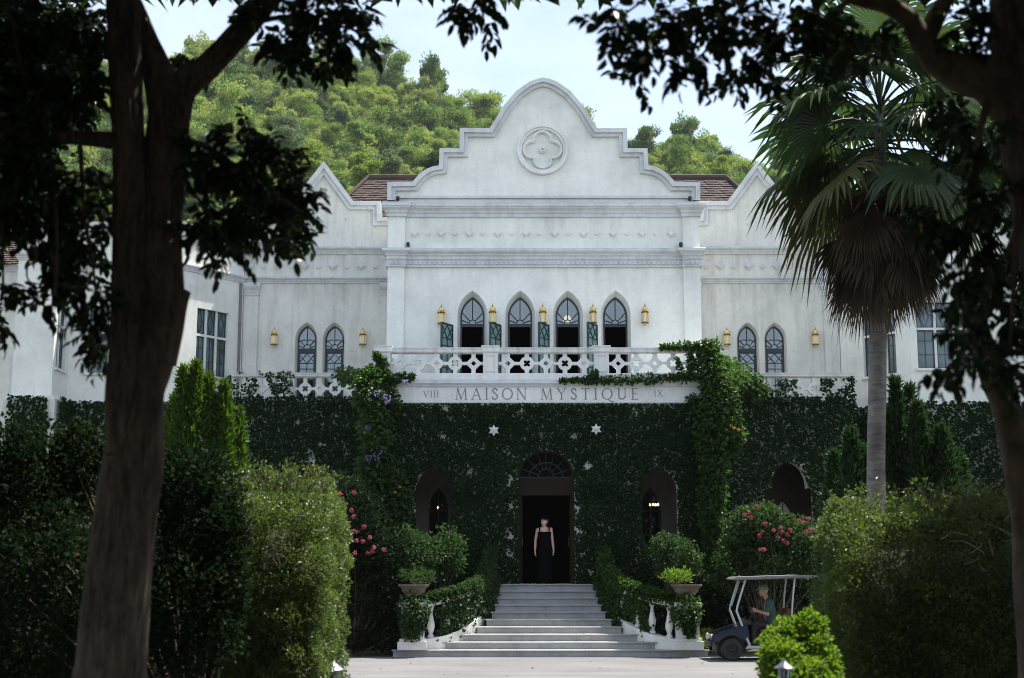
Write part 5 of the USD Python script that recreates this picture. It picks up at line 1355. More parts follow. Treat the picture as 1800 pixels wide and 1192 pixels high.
# ------------------------------------------------------------ hedges
def hedge(label, x0, x1, y0, y1, zt, dens, mat='hedge', L=0.045, tufts=60, rd=0.28):
    """Clipped hedge: leaves on its front, top and ends over a solid dark core for its shaded inside."""
    t = thing('hedge', label, 'hedge')
    faces = [((x0, y0), (x1, y0)), ((x1, y0), (x1, y1)), ((x0, y1), (x0, y0))]
    P_, D_, N_ = [], [], []

    def add(pos, n3, k):
        b = meshkit.fbm(pos * 1.5, 4, 61)
        b2 = meshkit.fbm(pos * 5.0, 3, 62)
        r = (b - 0.5) * 0.55 + (b2 - 0.5) * 0.34 + rng.random(k) ** 1.3 * -0.30 + 0.06
        P_.append(pos + n3 * r[:, None])
        D_.append(n3 * 0.6 + np.array([0, 0, 0.3]) + 1.0 * rng.normal(size=(k, 3)))
        N_.append(n3 * 0.4 + np.array([0, 0, 0.7]) + 0.7 * rng.normal(size=(k, 3)))
    for (a, b) in faces:
        o, d, n, Ls = seg(a, b)
        k = int(Ls * zt * dens)
        s, z = rng.uniform(0, Ls, k), rng.uniform(0, zt, k)
        re = rd if abs(d[0]) > 0.5 else 0.35
        if re != rd:                       # the ends follow the rounded profile of the front
            yy = (o + s[:, None] * d)[:, 1] - y0
            top_ = zt - rd + np.sqrt(np.maximum(rd * rd - np.clip(rd - yy, 0, rd) ** 2, 0))
            z = z * top_ / zt
            inn = np.clip(z - (top_ - re), 0, re)
        else:
            inn = np.clip(z - (zt - re), 0, re)
        inn = re - np.sqrt(np.maximum(re * re - inn ** 2, 0)) + np.clip(0.35 - s, 0, 0.35) ** 2 * 1.3 + np.clip(s - Ls + 0.35, 0, 0.35) ** 2 * 1.3
        pos = np.empty((k, 3)); pos[:, :2] = o + s[:, None] * d - n * inn[:, None]; pos[:, 2] = z
        tl = np.clip((z - zt + re) / re, 0, 1)[:, None]
        add(pos, unit(np.array([n[0], n[1], 0.0]) * (1.02 - tl) + np.array([0, 0, 1.0]) * tl), k)
    k = int((x1 - x0) * (y1 - y0) * dens)
    pos = np.stack([rng.uniform(x0 + 0.1, x1 - 0.1, k), rng.uniform(y0 + rd * 0.8, y1, k), np.full(k, zt - 0.02)], 1)
    add(pos, np.array([0, 0, 1.0]), k)
    P_, D_, N_ = np.vstack(P_), np.vstack(D_), np.vstack(N_)
    lm = leaves(P_, D_, N_, L * rng.uniform(0.6, 1.3, len(P_)), L * 0.5 * rng.uniform(0.7, 1.2, len(P_)))
    # shoots that stick out of the top
    sh, tw = [], []
    for _ in range(tufts):
        a = np.array([rng.uniform(x0, x1), rng.uniform(y0 - 0.05, y0 + 0.7), zt - 0.1])
        h = rng.uniform(0.1, 0.34)
        b = a + np.array([rng.normal(0, 0.1), rng.normal(0, 0.08), h])
        tw.append(tube([a, (a + b) / 2 + rng.normal(0, 0.02, 3), b], [0.005, 0.004, 0.002], 4, n=2))
        sh.append(strand([a, b], [0.03, 0.03], 22, L * 1.05, L * 0.5, droop=-0.4))
    obj('foliage', cat([lm] + sh), mat, t, kind='stuff')
    q = 0.30
    hx0, hx1 = x0 + q, x1 - q
    pr_ = [(y0 + q, 0.0), (y1 - 0.06, 0.0), (y1 - 0.06, zt - q)] + [(y0 + q + rd * (1 - math.sin(a)), zt - q - rd * (1 - math.cos(a))) for a in np.linspace(0, PI / 2, 6)]
    cm = trimesh.creation.extrude_polygon(Polygon(pr_), hx1 - hx0, engine='earcut')
    cv, cf, _ = meshkit.arrays(cm)
    obj('inner_twigs', (np.stack([hx0 + cv[:, 2], cv[:, 0], cv[:, 1]], 1), cf), 'core', t)  # solid dark body standing for shade between the leaves
    dt_ = []
    for _ in range(int((26 if x1 < 0 else 7) * (x1 - x0))):
        a = np.array([rng.uniform(x0, x1), y0 + rng.uniform(-0.05, 0.5), zt - rng.uniform(0.2, 1.1)])
        b = a + np.array([rng.normal(0, 0.14), rng.uniform(-0.12, 0.1), rng.uniform(0.03, 0.22)])
        dt_.append(tube([a, (a + b) / 2 + rng.normal(0, 0.03, 3), b], [0.0045, 0.0035, 0.002], 4, n=2))
    obj('dry_twig', cat(dt_), 'straw', t, kind='stuff')
    obj('shoot', cat(tw), 'twig', t, kind='stuff')
    return t


YH = -19.6
hedge('tall sunlit clipped hedge at the left edge of the drive', xat(392, 1000, YH), xat(583, 1000, YH + 1.2), YH, YH + 2.3, zat(846, YH), 6800, L=0.042, tufts=120, rd=1.7)
hedge('tall hedge with leaves darkened for shade behind the big left trunk', xat(-260, 1000, YH + 0.5), xat(412, 1000, YH + 0.5), YH + 0.5, YH + 2.2, zat(835, YH + 0.5), 2600, mat='shrub', L=0.06, tufts=50, rd=1.0)  # shaded run of the left hedge, its shade put into darker leaves
shrub('dark_shrub', 'tall loose dark shrubs added behind the big left trunk to deepen the shade', 'shrub', [(350, 900, 70, 110, -20.6, 2600), (300, 840, 60, 60, -20.2, 1400), (390, 1010, 50, 130, -20.8, 2400), (60, 860, 90, 110, -20.4, 2600), (140, 800, 60, 60, -20.2, 1300), (-20, 820, 80, 80, -20.4, 1600), (330, 1080, 90, 120, -21.0, 2800), (90, 1040, 110, 150, -21.0, 3200)], 'shrub', 0.075, 0.045, inner=0.4)  # shrubs added in dark leaf colour to carry shade over the hedge
YH2 = -20.6
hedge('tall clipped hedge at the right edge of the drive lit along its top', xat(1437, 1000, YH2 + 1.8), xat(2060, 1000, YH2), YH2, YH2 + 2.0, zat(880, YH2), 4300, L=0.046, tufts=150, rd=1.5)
shrub('lime_bush', 'bright yellow-green bush at the foot of the right hedge', 'bush', [(1392, 1140, 50, 48, -21.6, 2600), (1375, 1165, 42, 42, -21.9, 1500), (1420, 1120, 36, 38, -21.6, 1300), (1400, 1195, 62, 40, -22.0, 1600), (1440, 1175, 36, 60, -21.8, 1300)], 'lime', 0.055, 0.04, inner=0.5, jitter=0.8)

k = 120
lx, ly = rng.uniform(-8, 8, k), rng.uniform(-14, -3.4, k)
lx = np.where(rng.random(k) < 0.5, np.sign(lx) * (8 - np.abs(rng.normal(0, 2.2, k))), lx)
data(obj('fallen_leaves', leaves(np.stack([lx, ly, np.full(k, 0.006)], 1), np.stack([rng.normal(size=k), rng.normal(size=k), np.full(k, 0.05)], 1), np.array([0, 0, 1.0]) + rng.normal(0, 0.15, (k, 3)), rng.uniform(0.04, 0.09, k), rng.uniform(0.025, 0.045, k)), 'palmdead'), label='scattered dry leaves lying on the pale drive', category='leaves', kind='stuff')

# ------------------------------------------------------------ garden lamps
def garden_lamp(u, v, Y, label, k=1.0):
    p = P(u, v, Y)
    t = thing('garden_lamp', label, 'lamp', (p[0], Y, 0), group='low garden lamps along the drive')
    h = p[2] / k
    mk = lambda m: (np.asarray(m[0]) * k, m[1])
    obj('lamp_cap', mk(lathe([(0, h), (0.012, h), (0.03, h - 0.03), (0.07, h - 0.07), (0.125, h - 0.105), (0.13, h - 0.118), (0.10, h - 0.112), (0, h - 0.09)], n=20)), 'silver', t, smooth=40)
    obj('cage_bar', mk(cat([rod((0.06 * math.cos(a), 0.06 * math.sin(a), h - 0.36), (0.085 * math.cos(a), 0.085 * math.sin(a), h - 0.108), 0.006, 6) for a in np.arange(6) * PI / 3 + 0.3])), 'silver', t)
    obj('lamp_glass', mk(lathe([(0, h - 0.35), (0.05, h - 0.35), (0.072, h - 0.115), (0, h - 0.115)], n=14)), 'glass', t)
    obj('bulb', mk(lathe([(0, h - 0.33), (0.02, h - 0.32), (0.024, h - 0.24), (0, h - 0.21)], n=10)), 'whitemetal', t)
    obj('post', mk(lathe([(0, 0), (0.07, 0), (0.07, 0.02), (0.022, 0.05), (0.02, h - 0.40), (0.062, h - 0.37), (0.062, h - 0.35), (0, h - 0.35)], n=14)), 'blackmetal', t)


garden_lamp(1378, 1158, -23.6, 'small garden lamp with a flared metal cap in front of the lime green bush', 0.68)
garden_lamp(586, 1160, -18.6, 'small garden lamp with a flared metal cap at the foot of the left hedge')

# ------------------------------------------------------------ fan palm
def frond(a0, el, az, pet, R, seed, dead=False, droop=0.5):
    r = np.random.default_rng(seed)
    o = np.array([math.cos(az) * math.cos(el), math.sin(az) * math.cos(el), math.sin(el)])
    side = unit(np.cross(o, [0, 0, 1.0]) + 1e-6)
    up = np.cross(side, o)
    sag = 0.22 if not dead else 0.1
    p1 = a0 + o * pet * 0.5 + np.array([0, 0, 0.02])
    p2 = a0 + o * pet + np.array([0, 0, -sag * pet])
    stalk = tube([a0, p1, p2], [0.03, 0.022, 0.014], 5, n=3)
    ax = unit(o + np.array([0, 0, -0.55 if not dead else -1.2]))
    side = unit(np.cross(ax, up))
    nr = np.cross(side, ax)
    roll = r.normal(0, 0.35)
    side, nr = side * math.cos(roll) + nr * math.sin(roll), nr * math.cos(roll) - side * math.sin(roll)
    n = 34
    span = 2.25 if not dead else 1.1
    th = np.linspace(-span, span, n)
    dt = th[1] - th[0]
    V, F, k = [], [], 0
    for i, t in enumerate(th):
        L = R * (0.80 + 0.20 * math.cos(t)) * r.uniform(0.88, 1.08)
        cup = 0.25 * abs(t)
        dd = lambda q: ax * math.cos(q) + side * math.sin(q) - nr * cup * 0.25
        m = 0.55
        tipdrop = np.array([0, 0, -1.0]) * droop * L * r.uniform(0.12, 0.5)
        c = dd(t)
        V += [p2, p2 + dd(t - dt / 2) * L * m, p2 + c * L * m + nr * 0.025, p2 + dd(t + dt / 2) * L * m, p2 + dd(t - dt * 0.28) * L * 0.78 + tipdrop * 0.28, p2 + dd(t + dt * 0.28) * L * 0.78 + tipdrop * 0.28, p2 + c * L + tipdrop]
        F += [[k, k + 1, k + 2], [k, k + 2, k + 3], [k + 1, k + 4, k + 2], [k + 2, k + 5, k + 3], [k + 2, k + 4, k + 6], [k + 2, k + 6, k + 5]]
        k += 7
    return (np.array(V), np.array(F)), stalk


YPm = -11.0
pb, pt_ = P(1540, 870, YPm), P(1547, 196, YPm)
palm = thing('fan_palm', 'tall fan palm with a grey trunk and a skirt of dead brown fronds', 'palm')
obj('trunk', tube([(pb[0] - 0.05, YPm, -0.1), (pb[0], YPm, pb[2]), P(1542, 680, YPm), P(1545, 500, YPm), pt_], [0.21, 0.165, 0.155, 0.15, 0.10], 16, ridge=0.05, seed=3, n=12), 'palmbark', palm, smooth=True)
k = 0
for i in range(46):
    el = math.radians(np.interp(i, [0, 8, 20, 33, 45], [82, 50, 22, -6, -30]) + rng.uniform(-9, 9))
    az = i * 2.39996 + rng.uniform(-0.25, 0.25)
    base = pt_ + np.array([0, 0, 0.25 - 0.024 * i])
    m, st = frond(base, el, az, rng.uniform(1.1, 1.75), rng.uniform(1.1, 1.4), 100 + i, droop=0.62 + 0.014 * i)
    f = obj('frond', m, 'palm' if i < 36 or i % 3 == 0 else 'palmold', palm)
    obj('petiole', st, 'palm', f)
for i in range(56):
    el = math.radians(rng.uniform(-80, -38))
    az = i * 2.39996 + rng.uniform(-0.2, 0.2)
    base = P(1546, rng.uniform(290, 395), YPm)
    m, st = frond(base, el, az, rng.uniform(0.45, 1.0), rng.uniform(0.85, 1.15), 200 + i, dead=True, droop=0.8)
    f = obj('dead_frond', m, 'palmdead', palm)
    obj('petiole', st, 'palmdead', f)

# ------------------------------------------------------------ golf cart
def disc_wheel(x, y, r, w, parent, name):
    tyre = lathe([(r * 0.55, -w / 2), (r * 0.9, -w / 2), (r, -w * 0.32), (r, w * 0.32), (r * 0.9, w / 2), (r * 0.55, w / 2)], n=28)
    rot = lambda m: (np.stack([m[0][:, 0] + x, m[0][:, 2] + y, m[0][:, 1] + r], 1), m[1][:, ::-1])
    wh = obj(name, rot(tyre), 'rubber', parent, smooth=35)
    hub = cat([lathe([(0, -w * 0.3), (r * 0.56, -w * 0.3), (r * 0.56, w * 0.3), (0, w * 0.3)], n=20), lathe([(0, -w * 0.46), (r * 0.14, -w * 0.46), (r * 0.2, -w * 0.3), (0, -w * 0.3)], n=12), lathe([(0, w * 0.3), (r * 0.2, w * 0.3), (r * 0.14, w * 0.46), (0, w * 0.46)], n=12)]
              + [lathe([(0, 0.0), (0.012, 0.0), (0.012, w * 0.72), (0, w * 0.72)], (r * 0.36 * math.cos(a), 0, 0), 6) if False else (lambda q: (q[0] + np.array([r * 0.36 * math.cos(a), r * 0.36 * math.sin(a), -w * 0.36]), q[1]))(lathe([(0, 0.0), (0.012, 0.0), (0.012, w * 0.72), (0, w * 0.72)], n=6)) for a in np.arange(5) * 2 * PI / 5])
    obj('rim', rot(hub), 'blackmetal', wh)


CY = -3.95                                    # centre line of the cart
cx0 = xat(1286, 1140, CY - 0.5)
cart = thing('golf_cart', 'dark blue golf cart with a silver roof half hidden behind the right hedge', 'golf cart', (cx0, CY, 0), PI)
for y in (-0.5, 0.5):
    disc_wheel(0, y, 0.235, 0.2, cart, 'front_wheel')
for y in (-0.5, 0.5):
    disc_wheel(-2.25, y, 0.235, 0.2, cart, 'rear_wheel')


def side_prism(pts, y0, y1, mat, name, parent, smooth=False, bevel=0.03):
    """Outline in (x, z), extruded across the cart, with its side edges rounded off a little."""
    p = Polygon(pts)
    m = trimesh.creation.extrude_polygon(p, y1 - y0 - 2 * bevel, engine='earcut')
    v, f, _ = meshkit.arrays(m)
    a = (np.stack([v[:, 0], v[:, 2] + y0 + bevel, v[:, 1]], 1), f[:, ::-1])
    m2 = trimesh.creation.extrude_polygon(p.buffer(-bevel * 0.8), y1 - y0, engine='earcut')
    v, f, _ = meshkit.arrays(m2)
    b = (np.stack([v[:, 0], v[:, 2] + y0, v[:, 1]], 1), f[:, ::-1])
    return obj(name, cat([a, b]), mat, parent)


cowl = [(0.40, 0.40), (0.43, 0.47), (0.40, 0.55), (0.22, 0.62), (-0.05, 0.70), (-0.32, 0.78), (-0.36, 0.76), (-0.40, 0.48), (-0.33, 0.46)] + [(0.31 * math.cos(a), 0.235 + 0.29 * math.sin(a)) for a in np.linspace(2.3, 0.55, 9)]
body = side_prism(cowl, -0.54, 0.54, 'cartblue', 'front_cowl', cart)
for y in (-0.36, 0.36):
    obj('headlight', (lambda q: (q[0][:, [2, 0, 1]] + np.array([0.395, y, 0.50]), q[1]))(lathe([(0, 0), (0.06, 0), (0.055, 0.025), (0.03, 0.035), (0, 0.037)], n=14)), 'lampglass', body)
obj('bumper', cat([bx(0.40, 0.46, -0.46, 0.46, 0.30, 0.40)]), 'blackmetal', cart)
obj('inner_arch', bx(-0.30, 0.30, -0.36, 0.36, 0.16, 0.50), 'blackmetal', cart)
side_prism([(-0.30, 0.24), (-0.34, 0.31), (-1.9, 0.31), (-1.95, 0.24)], -0.56, 0.56, 'whitemetal', 'floor_pan', cart)
side_prism([(-1.9, 0.30), (-1.86, 0.58), (-2.75, 0.62), (-2.85, 0.55), (-2.80, 0.36), (-2.55, 0.36), (-2.45, 0.50), (-2.25, 0.53), (-2.05, 0.50), (-1.95, 0.36)], -0.54, 0.54, 'cartblue', 'rear_body', cart)
dash = obj('dashboard', cat([bx(-0.44, -0.34, -0.5, 0.5, 0.76, 0.86)]), 'blackmetal', cart)
stw = trimesh.creation.torus(0.16, 0.015, 24, 8)
v, f, _ = meshkit.arrays(stw)
rotm = trimesh.transformations.rotation_matrix(math.radians(-62), [0, 1, 0])[:3, :3]
obj('steering_wheel', cat([(v @ rotm.T + np.array([-0.52, 0.26, 0.98]), f), rod((-0.40, 0.26, 0.80), (-0.52, 0.26, 0.98), 0.018), rod((-0.52, 0.12, 0.98), (-0.52, 0.40, 0.98), 0.01)]), 'blackmetal', cart)
for xs in (-0.92, -1.75):
    st = side_prism([(xs + 0.22, 0.31), (xs + 0.24, 0.56), (xs - 0.26, 0.56), (xs - 0.24, 0.31)], -0.5, 0.5, 'blackmetal', 'seat_base', cart)
    side_prism([(xs + 0.27, 0.58), (xs + 0.26, 0.66), (xs - 0.24, 0.68), (xs - 0.26, 0.58)], -0.52, 0.52, 'seatbrown', 'seat_cushion', cart, bevel=0.04)
    side_prism([(xs - 0.25, 0.74), (xs - 0.33, 1.10), (xs - 0.41, 1.10), (xs - 0.34, 0.72)], -0.5, 0.5, 'seatbrown', 'seat_back', cart, bevel=0.04)
side_prism([(-0.10, 1.715), (-0.07, 1.745), (-0.14, 1.785), (-1.5, 1.83), (-2.85, 1.81), (-2.95, 1.775), (-2.92, 1.74), (-1.5, 1.755)], -0.58, 0.58, 'silver', 'roof', cart)
for y in (-0.5, 0.5):
    obj('windscreen_post', tube([(-0.34, y, 1.73), (-0.15, y, 1.16), (-0.13, y, 1.06), (-0.40, y, 0.30)], [0.022, 0.022, 0.024, 0.03], 8, n=1, smooth_path=False), 'whitemetal', cart)
    obj('roof_post', tube([(-1.42, y, 1.77), (-1.36, y, 1.30), (-1.30, y, 0.62)], [0.02] * 3, 8, n=4), 'whitemetal', cart)
    obj('roof_post', tube([(-2.75, y, 1.77), (-2.70, y, 1.2), (-2.62, y, 0.6)], [0.02] * 3, 8, n=4), 'whitemetal', cart)
obj('windscreen', cat([(np.array([(-0.345, -0.48, 1.70), (-0.345, 0.48, 1.70), (-0.155, 0.48, 1.14), (-0.155, -0.48, 1.14)]), [[0, 1, 2], [0, 2, 3]])]), MAT('clear_windscreen', {'t': ('transparent_bsdf', {'color': (0.93, 0.95, 0.95)}), 'gl': ('glossy_bsdf', {'roughness': 0.02}), 'f': ('fresnel', {'IOR': 1.35}), 'm': ('mix_closure', {})}, [('f.fac', 'm.fac'), ('t.BSDF', 'm.closure1'), ('gl.BSDF', 'm.closure2')], surface='m.closure'), cart)

# ------------------------------------------------------------ people
MF = m3.Manifold


def ball(p, r, n=20):
    return MF.sphere(r, n).translate([float(c) for c in p])


def hullc(chain):
    """Union of hulls of successive balls [(point, radius), ...]."""
    bs = [ball(p, r) for p, r in chain]
    return MF.batch_boolean([MF.batch_hull([a, b]) for a, b in zip(bs[:-1], bs[1:])], m3.OpType.Add)


def fuse(ms, length=0.014, it=6):
    m = MF.batch_boolean(ms, m3.OpType.Add).refine_to_length(length)
    v, f, _ = meshkit.arrays(m)
    t = trimesh.Trimesh(v, f, process=True)
    trimesh.smoothing.filter_taubin(t, iterations=it)
    return t


def frame(fwd, up=(0, 0, 1)):
    f_ = unit(np.asarray(fwd, float)); l_ = unit(np.cross(up, f_)); u_ = np.cross(f_, l_)
    return f_, l_, u_


def head_parts(c, fwd, up=(0, 0, 1)):
    """Skull, jaw, nose, brow, lips and ears about the centre c."""
    f_, l_, u_ = frame(fwd, up)
    q = lambda a, b, z: np.asarray(c) + f_ * a + l_ * b + u_ * z
    ms = [MF.batch_hull([ball(q(-0.015, 0, 0.025), 0.088), ball(q(0.02, 0, 0.03), 0.072), ball(q(0.045, 0, -0.045), 0.045), ball(q(0.055, 0, -0.085), 0.022), ball(q(0.02, 0.045, -0.05), 0.03), ball(q(0.02, -0.045, -0.05), 0.03)]),
          MF.batch_hull([ball(q(0.088, 0, 0.022), 0.008), ball(q(0.108, 0, -0.022), 0.010), ball(q(0.085, 0.014, -0.026), 0.009), ball(q(0.085, -0.014, -0.026), 0.009)]),
          hullc([(q(0.078, 0.035, 0.034), 0.012), (q(0.084, 0, 0.034), 0.012), (q(0.078, -0.035, 0.034), 0.012)]),
          hullc([(q(0.080, 0.02, -0.055), 0.008), (q(0.088, 0, -0.054), 0.010), (q(0.080, -0.02, -0.055), 0.008)])]
    for s in (-1, 1):
        ms.append(MF.batch_hull([ball(q(-0.005, s * 0.086, 0.02), 0.012), ball(q(0.0, s * 0.084, -0.02), 0.010), ball(q(-0.012, s * 0.09, 0.005), 0.012)]))
    return ms, q


def hand_parts(w, d, palm_n, thumb_side, s=1.0, curl=0.35):
    """Palm, four unequal bent fingers and a thumb. w: wrist; d: direction of the fingers; palm_n: the way the palm faces; thumb_side: the way the thumb leaves."""
    d, t = unit(np.asarray(d, float)), unit(np.asarray(thumb_side, float))
    n = unit(np.asarray(palm_n, float))
    W = np.asarray(w, float)
    q = lambda a, b, c_=0.0: W + d * a * s + t * b * s + n * c_ * s
    ms = [MF.batch_hull([ball(q(0.0, 0.012), 0.021 * s), ball(q(0.0, -0.012), 0.021 * s), ball(q(0.082, 0.030), 0.012 * s), ball(q(0.078, -0.034), 0.011 * s), ball(q(0.03, 0.03), 0.016 * s)])]
    for i, (b, L) in enumerate([(0.031, 0.072), (0.010, 0.080), (-0.012, 0.074), (-0.033, 0.058)]):
        p, dir_, seg_ = q(0.078, b), d, [0.45, 0.32, 0.23]
        ch = [(p, 0.0095 * s)]
        for j in range(3):
            a = curl * (0.5 + 0.5 * j)
            dir_ = unit(dir_ * math.cos(a) + n * math.sin(a))
            p = p + dir_ * L * seg_[j] * s
            ch.append((p, (0.0088 - 0.0009 * j) * s))
        ms.append(hullc(ch))
    ms.append(hullc([(q(0.015, 0.024), 0.013 * s), (q(0.045, 0.052, 0.008), 0.0115 * s), (q(0.072, 0.060, 0.016), 0.0095 * s), (q(0.092, 0.056, 0.024), 0.0085 * s)]))
    return ms


def loft_rings(rings, n=28):
    """Closed surface through horizontal elliptical rings (x, y, z, rx, ry)."""
    a = np.arange(n) / n * 2 * PI
    v = np.vstack([np.stack([x + rx * np.cos(a), y + ry * np.sin(a), np.full(n, z)], 1) for x, y, z, rx, ry in rings])
    f = []
    j = np.arange(n); k = (j + 1) % n
    for i in range(len(rings) - 1):
        o = i * n
        f += [np.stack([o + j, o + k, o + k + n], 1), np.stack([o + j, o + k + n, o + j + n], 1)]
    v = np.vstack([v, [rings[0][:3]], [rings[-1][:3]]])
    m = len(v)
    f += [np.stack([k, j, np.full(n, m - 2)], 1), np.stack([(len(rings) - 1) * n + j, (len(rings) - 1) * n + k, np.full(n, m - 1)], 1)]
    return v, np.vstack(f)


pz = RH * N
wx = xat(957, 1000, 0.2)
lady = thing('person', 'person in a long black strapped dress and black cap standing in the dark main doorway', 'person', (wx, 0.18, pz))
fwd = np.array([-0.72, -0.69, 0.0])
ms, q = head_parts((0, -0.01, 1.545), fwd)
ms += [hullc([((0, 0.01, 1.36), 0.055), ((0, 0.0, 1.43), 0.048), ((0, 0.0, 1.50), 0.05)]),
       MF.batch_hull([ball((-0.145, 0.01, 1.345), 0.045), ball((0.145, 0.01, 1.345), 0.045), ball((0, 0.0, 1.38), 0.055), ball((-0.075, -0.02, 1.22), 0.058), ball((0.075, -0.02, 1.22), 0.058)])]
for s in (-1, 1):
    sh = np.array([s * 0.168, 0.01, 1.345 + 0.008 * s]); el = np.array([s * (0.205 if s > 0 else 0.222), 0.035, 1.075]); wr = np.array([s * (0.228 if s > 0 else 0.236), -0.03 if s > 0 else -0.06, 0.845 + 0.012 * s])
    ms.append(hullc([(sh, 0.046), ((sh + el) / 2, 0.040), (el, 0.034)]))
    ms.append(hullc([(el, 0.034), (el * 0.6 + wr * 0.4, 0.034), (wr, 0.023)]))
    ms += hand_parts(wr + (wr - el) * 0.02, unit(wr - el) + np.array([0, 0, -0.4]), (-s, 0.15, 0), (0, -1, 0), s=1.0)
obj('body', fuse(ms, 0.011), 'skin', lady, smooth=True)
drs = loft_rings([(0, 0.02, 0.005, 0.185, 0.16), (0, 0.02, 0.25, 0.165, 0.145), (0, 0.01, 0.55, 0.165, 0.135), (0, 0.01, 0.80, 0.178, 0.135), (0, 0.01, 0.90, 0.172, 0.13), (0, 0.0, 1.02, 0.138, 0.108), (0, 0.0, 1.09, 0.132, 0.105), (0, -0.01, 1.18, 0.155, 0.12), (0, -0.01, 1.245, 0.172, 0.128), (0, -0.008, 1.285, 0.168, 0.118), (0, -0.006, 1.288, 0.15, 0.10)])
dv = drs[0].copy()
dv[:, 0] += 0.018 * np.sin(np.clip(dv[:, 2] / 1.25, 0, 1) * PI) + 0.03 * np.clip(0.5 - dv[:, 2], 0, 1) * np.sin(dv[:, 0] * 9)
dv[:, 1] += 0.010 * np.sin(dv[:, 0] * 55) * np.clip(0.8 - dv[:, 2], 0, 1)
g = obj('dress', (dv, drs[1]), 'blackcloth', lady, smooth=50)
for s in (-1, 1):
    obj('strap', tube([(s * 0.115, -0.105, 1.28), (s * 0.12, -0.065, 1.375), (s * 0.118, 0.0, 1.402), (s * 0.115, 0.07, 1.36), (s * 0.11, 0.10, 1.28)], [0.017] * 5, 8, n=4), 'blackcloth', g)
hs = [MF.batch_hull([ball(q(-0.03, 0, 0.035), 0.097), ball(q(0.0, 0, 0.06), 0.085), ball(q(-0.055, 0, -0.04), 0.07)]), hullc([(q(-0.03, 0.075, 0.03), 0.03), (q(-0.02, 0.082, -0.06), 0.022)]), hullc([(q(-0.03, -0.075, 0.03), 0.03), (q(-0.02, -0.082, -0.06), 0.022)])]
obj('hair', fuse(hs, 0.014), 'hair', lady, smooth=True)
cap = cat([loft_rings([(*q(0.0, 0, 0)[:2], 1.613, 0.105, 0.105), (*q(0.0, 0, 0)[:2], 1.66, 0.108, 0.108), (*q(-0.01, 0, 0)[:2], 1.695, 0.085, 0.085), (*q(-0.01, 0, 0)[:2], 1.705, 0.04, 0.04)]),
           fuse([MF.batch_hull([ball(q(0.07, 0.055, 0.075), 0.008), ball(q(0.07, -0.055, 0.075), 0.008), ball(q(0.15, 0.03, 0.06), 0.007), ball(q(0.15, -0.03, 0.06), 0.007)])], 0.02, 2)])
obj('cap', cap, 'blackcloth', lady, smooth=40)
for s in (-1, 1):
    obj('eye', trimesh.creation.icosphere(2, 0.010).apply_translation(q(0.082, s * 0.034, 0.012)), 'blackcloth', lady, smooth=True)
obj('lips', fuse([hullc([(q(0.087, 0.018, -0.056), 0.005), (q(0.094, 0, -0.055), 0.008), (q(0.087, -0.018, -0.056), 0.005)])], 0.008, 3), plain('lips', (0.42, 0.13, 0.11), 0.5), lady, smooth=True)

drv = thing('person', 'person in a green shirt and faded green cap driving the golf cart', 'person', (cx0, CY, 0), PI)
yd = 0.26
ms, q = head_parts((-0.77, yd, 1.475), (1, -0.05, -0.12))
ms += [hullc([((-0.88, yd, 1.25), 0.07), ((-0.82, yd, 1.34), 0.056), ((-0.79, yd, 1.41), 0.055)])]
armj = []
for s in (-1, 1):
    sh, el, wr = np.array([-0.88, yd + s * 0.185, 1.235]), np.array([-0.80, yd + s * 0.25, 0.985]), np.array([-0.60, yd + s * 0.15, 1.055])
    armj.append((sh, el, wr))
    ms.append(hullc([(sh, 0.05), (el, 0.04)])); ms.append(hullc([(el, 0.041), (wr, 0.027)]))
    ms += hand_parts(wr, (0.85, -s * 0.2, 0.1), (0, -s * 0.9, -0.5), (0.2, 0, 1), curl=0.75)
ms += [hullc([((-0.93, yd, 0.78), 0.13), ((-0.90, yd, 1.0), 0.13), ((-0.89, yd, 1.2), 0.11)])]
obj('body', fuse(ms, 0.013), 'skintan', drv, smooth=True)
sh_ = [MF.batch_hull([ball((-0.95, yd - 0.09, 0.74), 0.12), ball((-0.95, yd + 0.09, 0.74), 0.12), ball((-0.90, yd - 0.11, 1.0), 0.12), ball((-0.90, yd + 0.11, 1.0), 0.12)]),
       MF.batch_hull([ball((-0.90, yd - 0.11, 1.0), 0.125), ball((-0.90, yd + 0.11, 1.0), 0.125), ball((-0.89, yd - 0.16, 1.235), 0.075), ball((-0.89, yd + 0.16, 1.235), 0.075), ball((-0.87, yd, 1.28), 0.075)])]
for sh, el, wr in armj:
    sh_.append(hullc([(sh, 0.068), (sh * 0.3 + el * 0.7, 0.06)]))
obj('shirt', fuse(sh_, 0.02), 'greencloth', drv, smooth=True)
tr_ = []
for s in (-1, 1):
    hp_, kn, an = np.array([-0.95, yd + s * 0.09, 0.745]), np.array([-0.52, yd + s * 0.12, 0.765]), np.array([-0.50, yd + s * 0.12, 0.40])
    tr_ += [hullc([(hp_, 0.10), (kn, 0.068)]), hullc([(kn, 0.066), (an, 0.05)])]
    obj('shoe', fuse([MF.batch_hull([ball((an[0], an[1], 0.35), 0.042), ball((an[0] + 0.16, an[1], 0.345), 0.035), ball((an[0] - 0.05, an[1], 0.345), 0.035)])], 0.02, 3), 'rubber', drv, smooth=True)
obj('trousers', fuse(tr_, 0.02), 'trouser', drv, smooth=True)
obj('cap', fuse([MF.batch_hull([ball(q(-0.02, 0, 0.055), 0.092), ball(q(0.015, 0, 0.065), 0.082), ball(q(-0.03, 0, 0.03), 0.094)]).split_by_plane([0, 0, 1], 1.475 + 0.03)[0], MF.batch_hull([ball(q(0.07, 0.05, 0.052), 0.009), ball(q(0.07, -0.05, 0.052), 0.009), ball(q(0.16, 0.03, 0.04), 0.008), ball(q(0.16, -0.03, 0.04), 0.008)])], 0.015, 3), 'capgreen', drv, smooth=40)
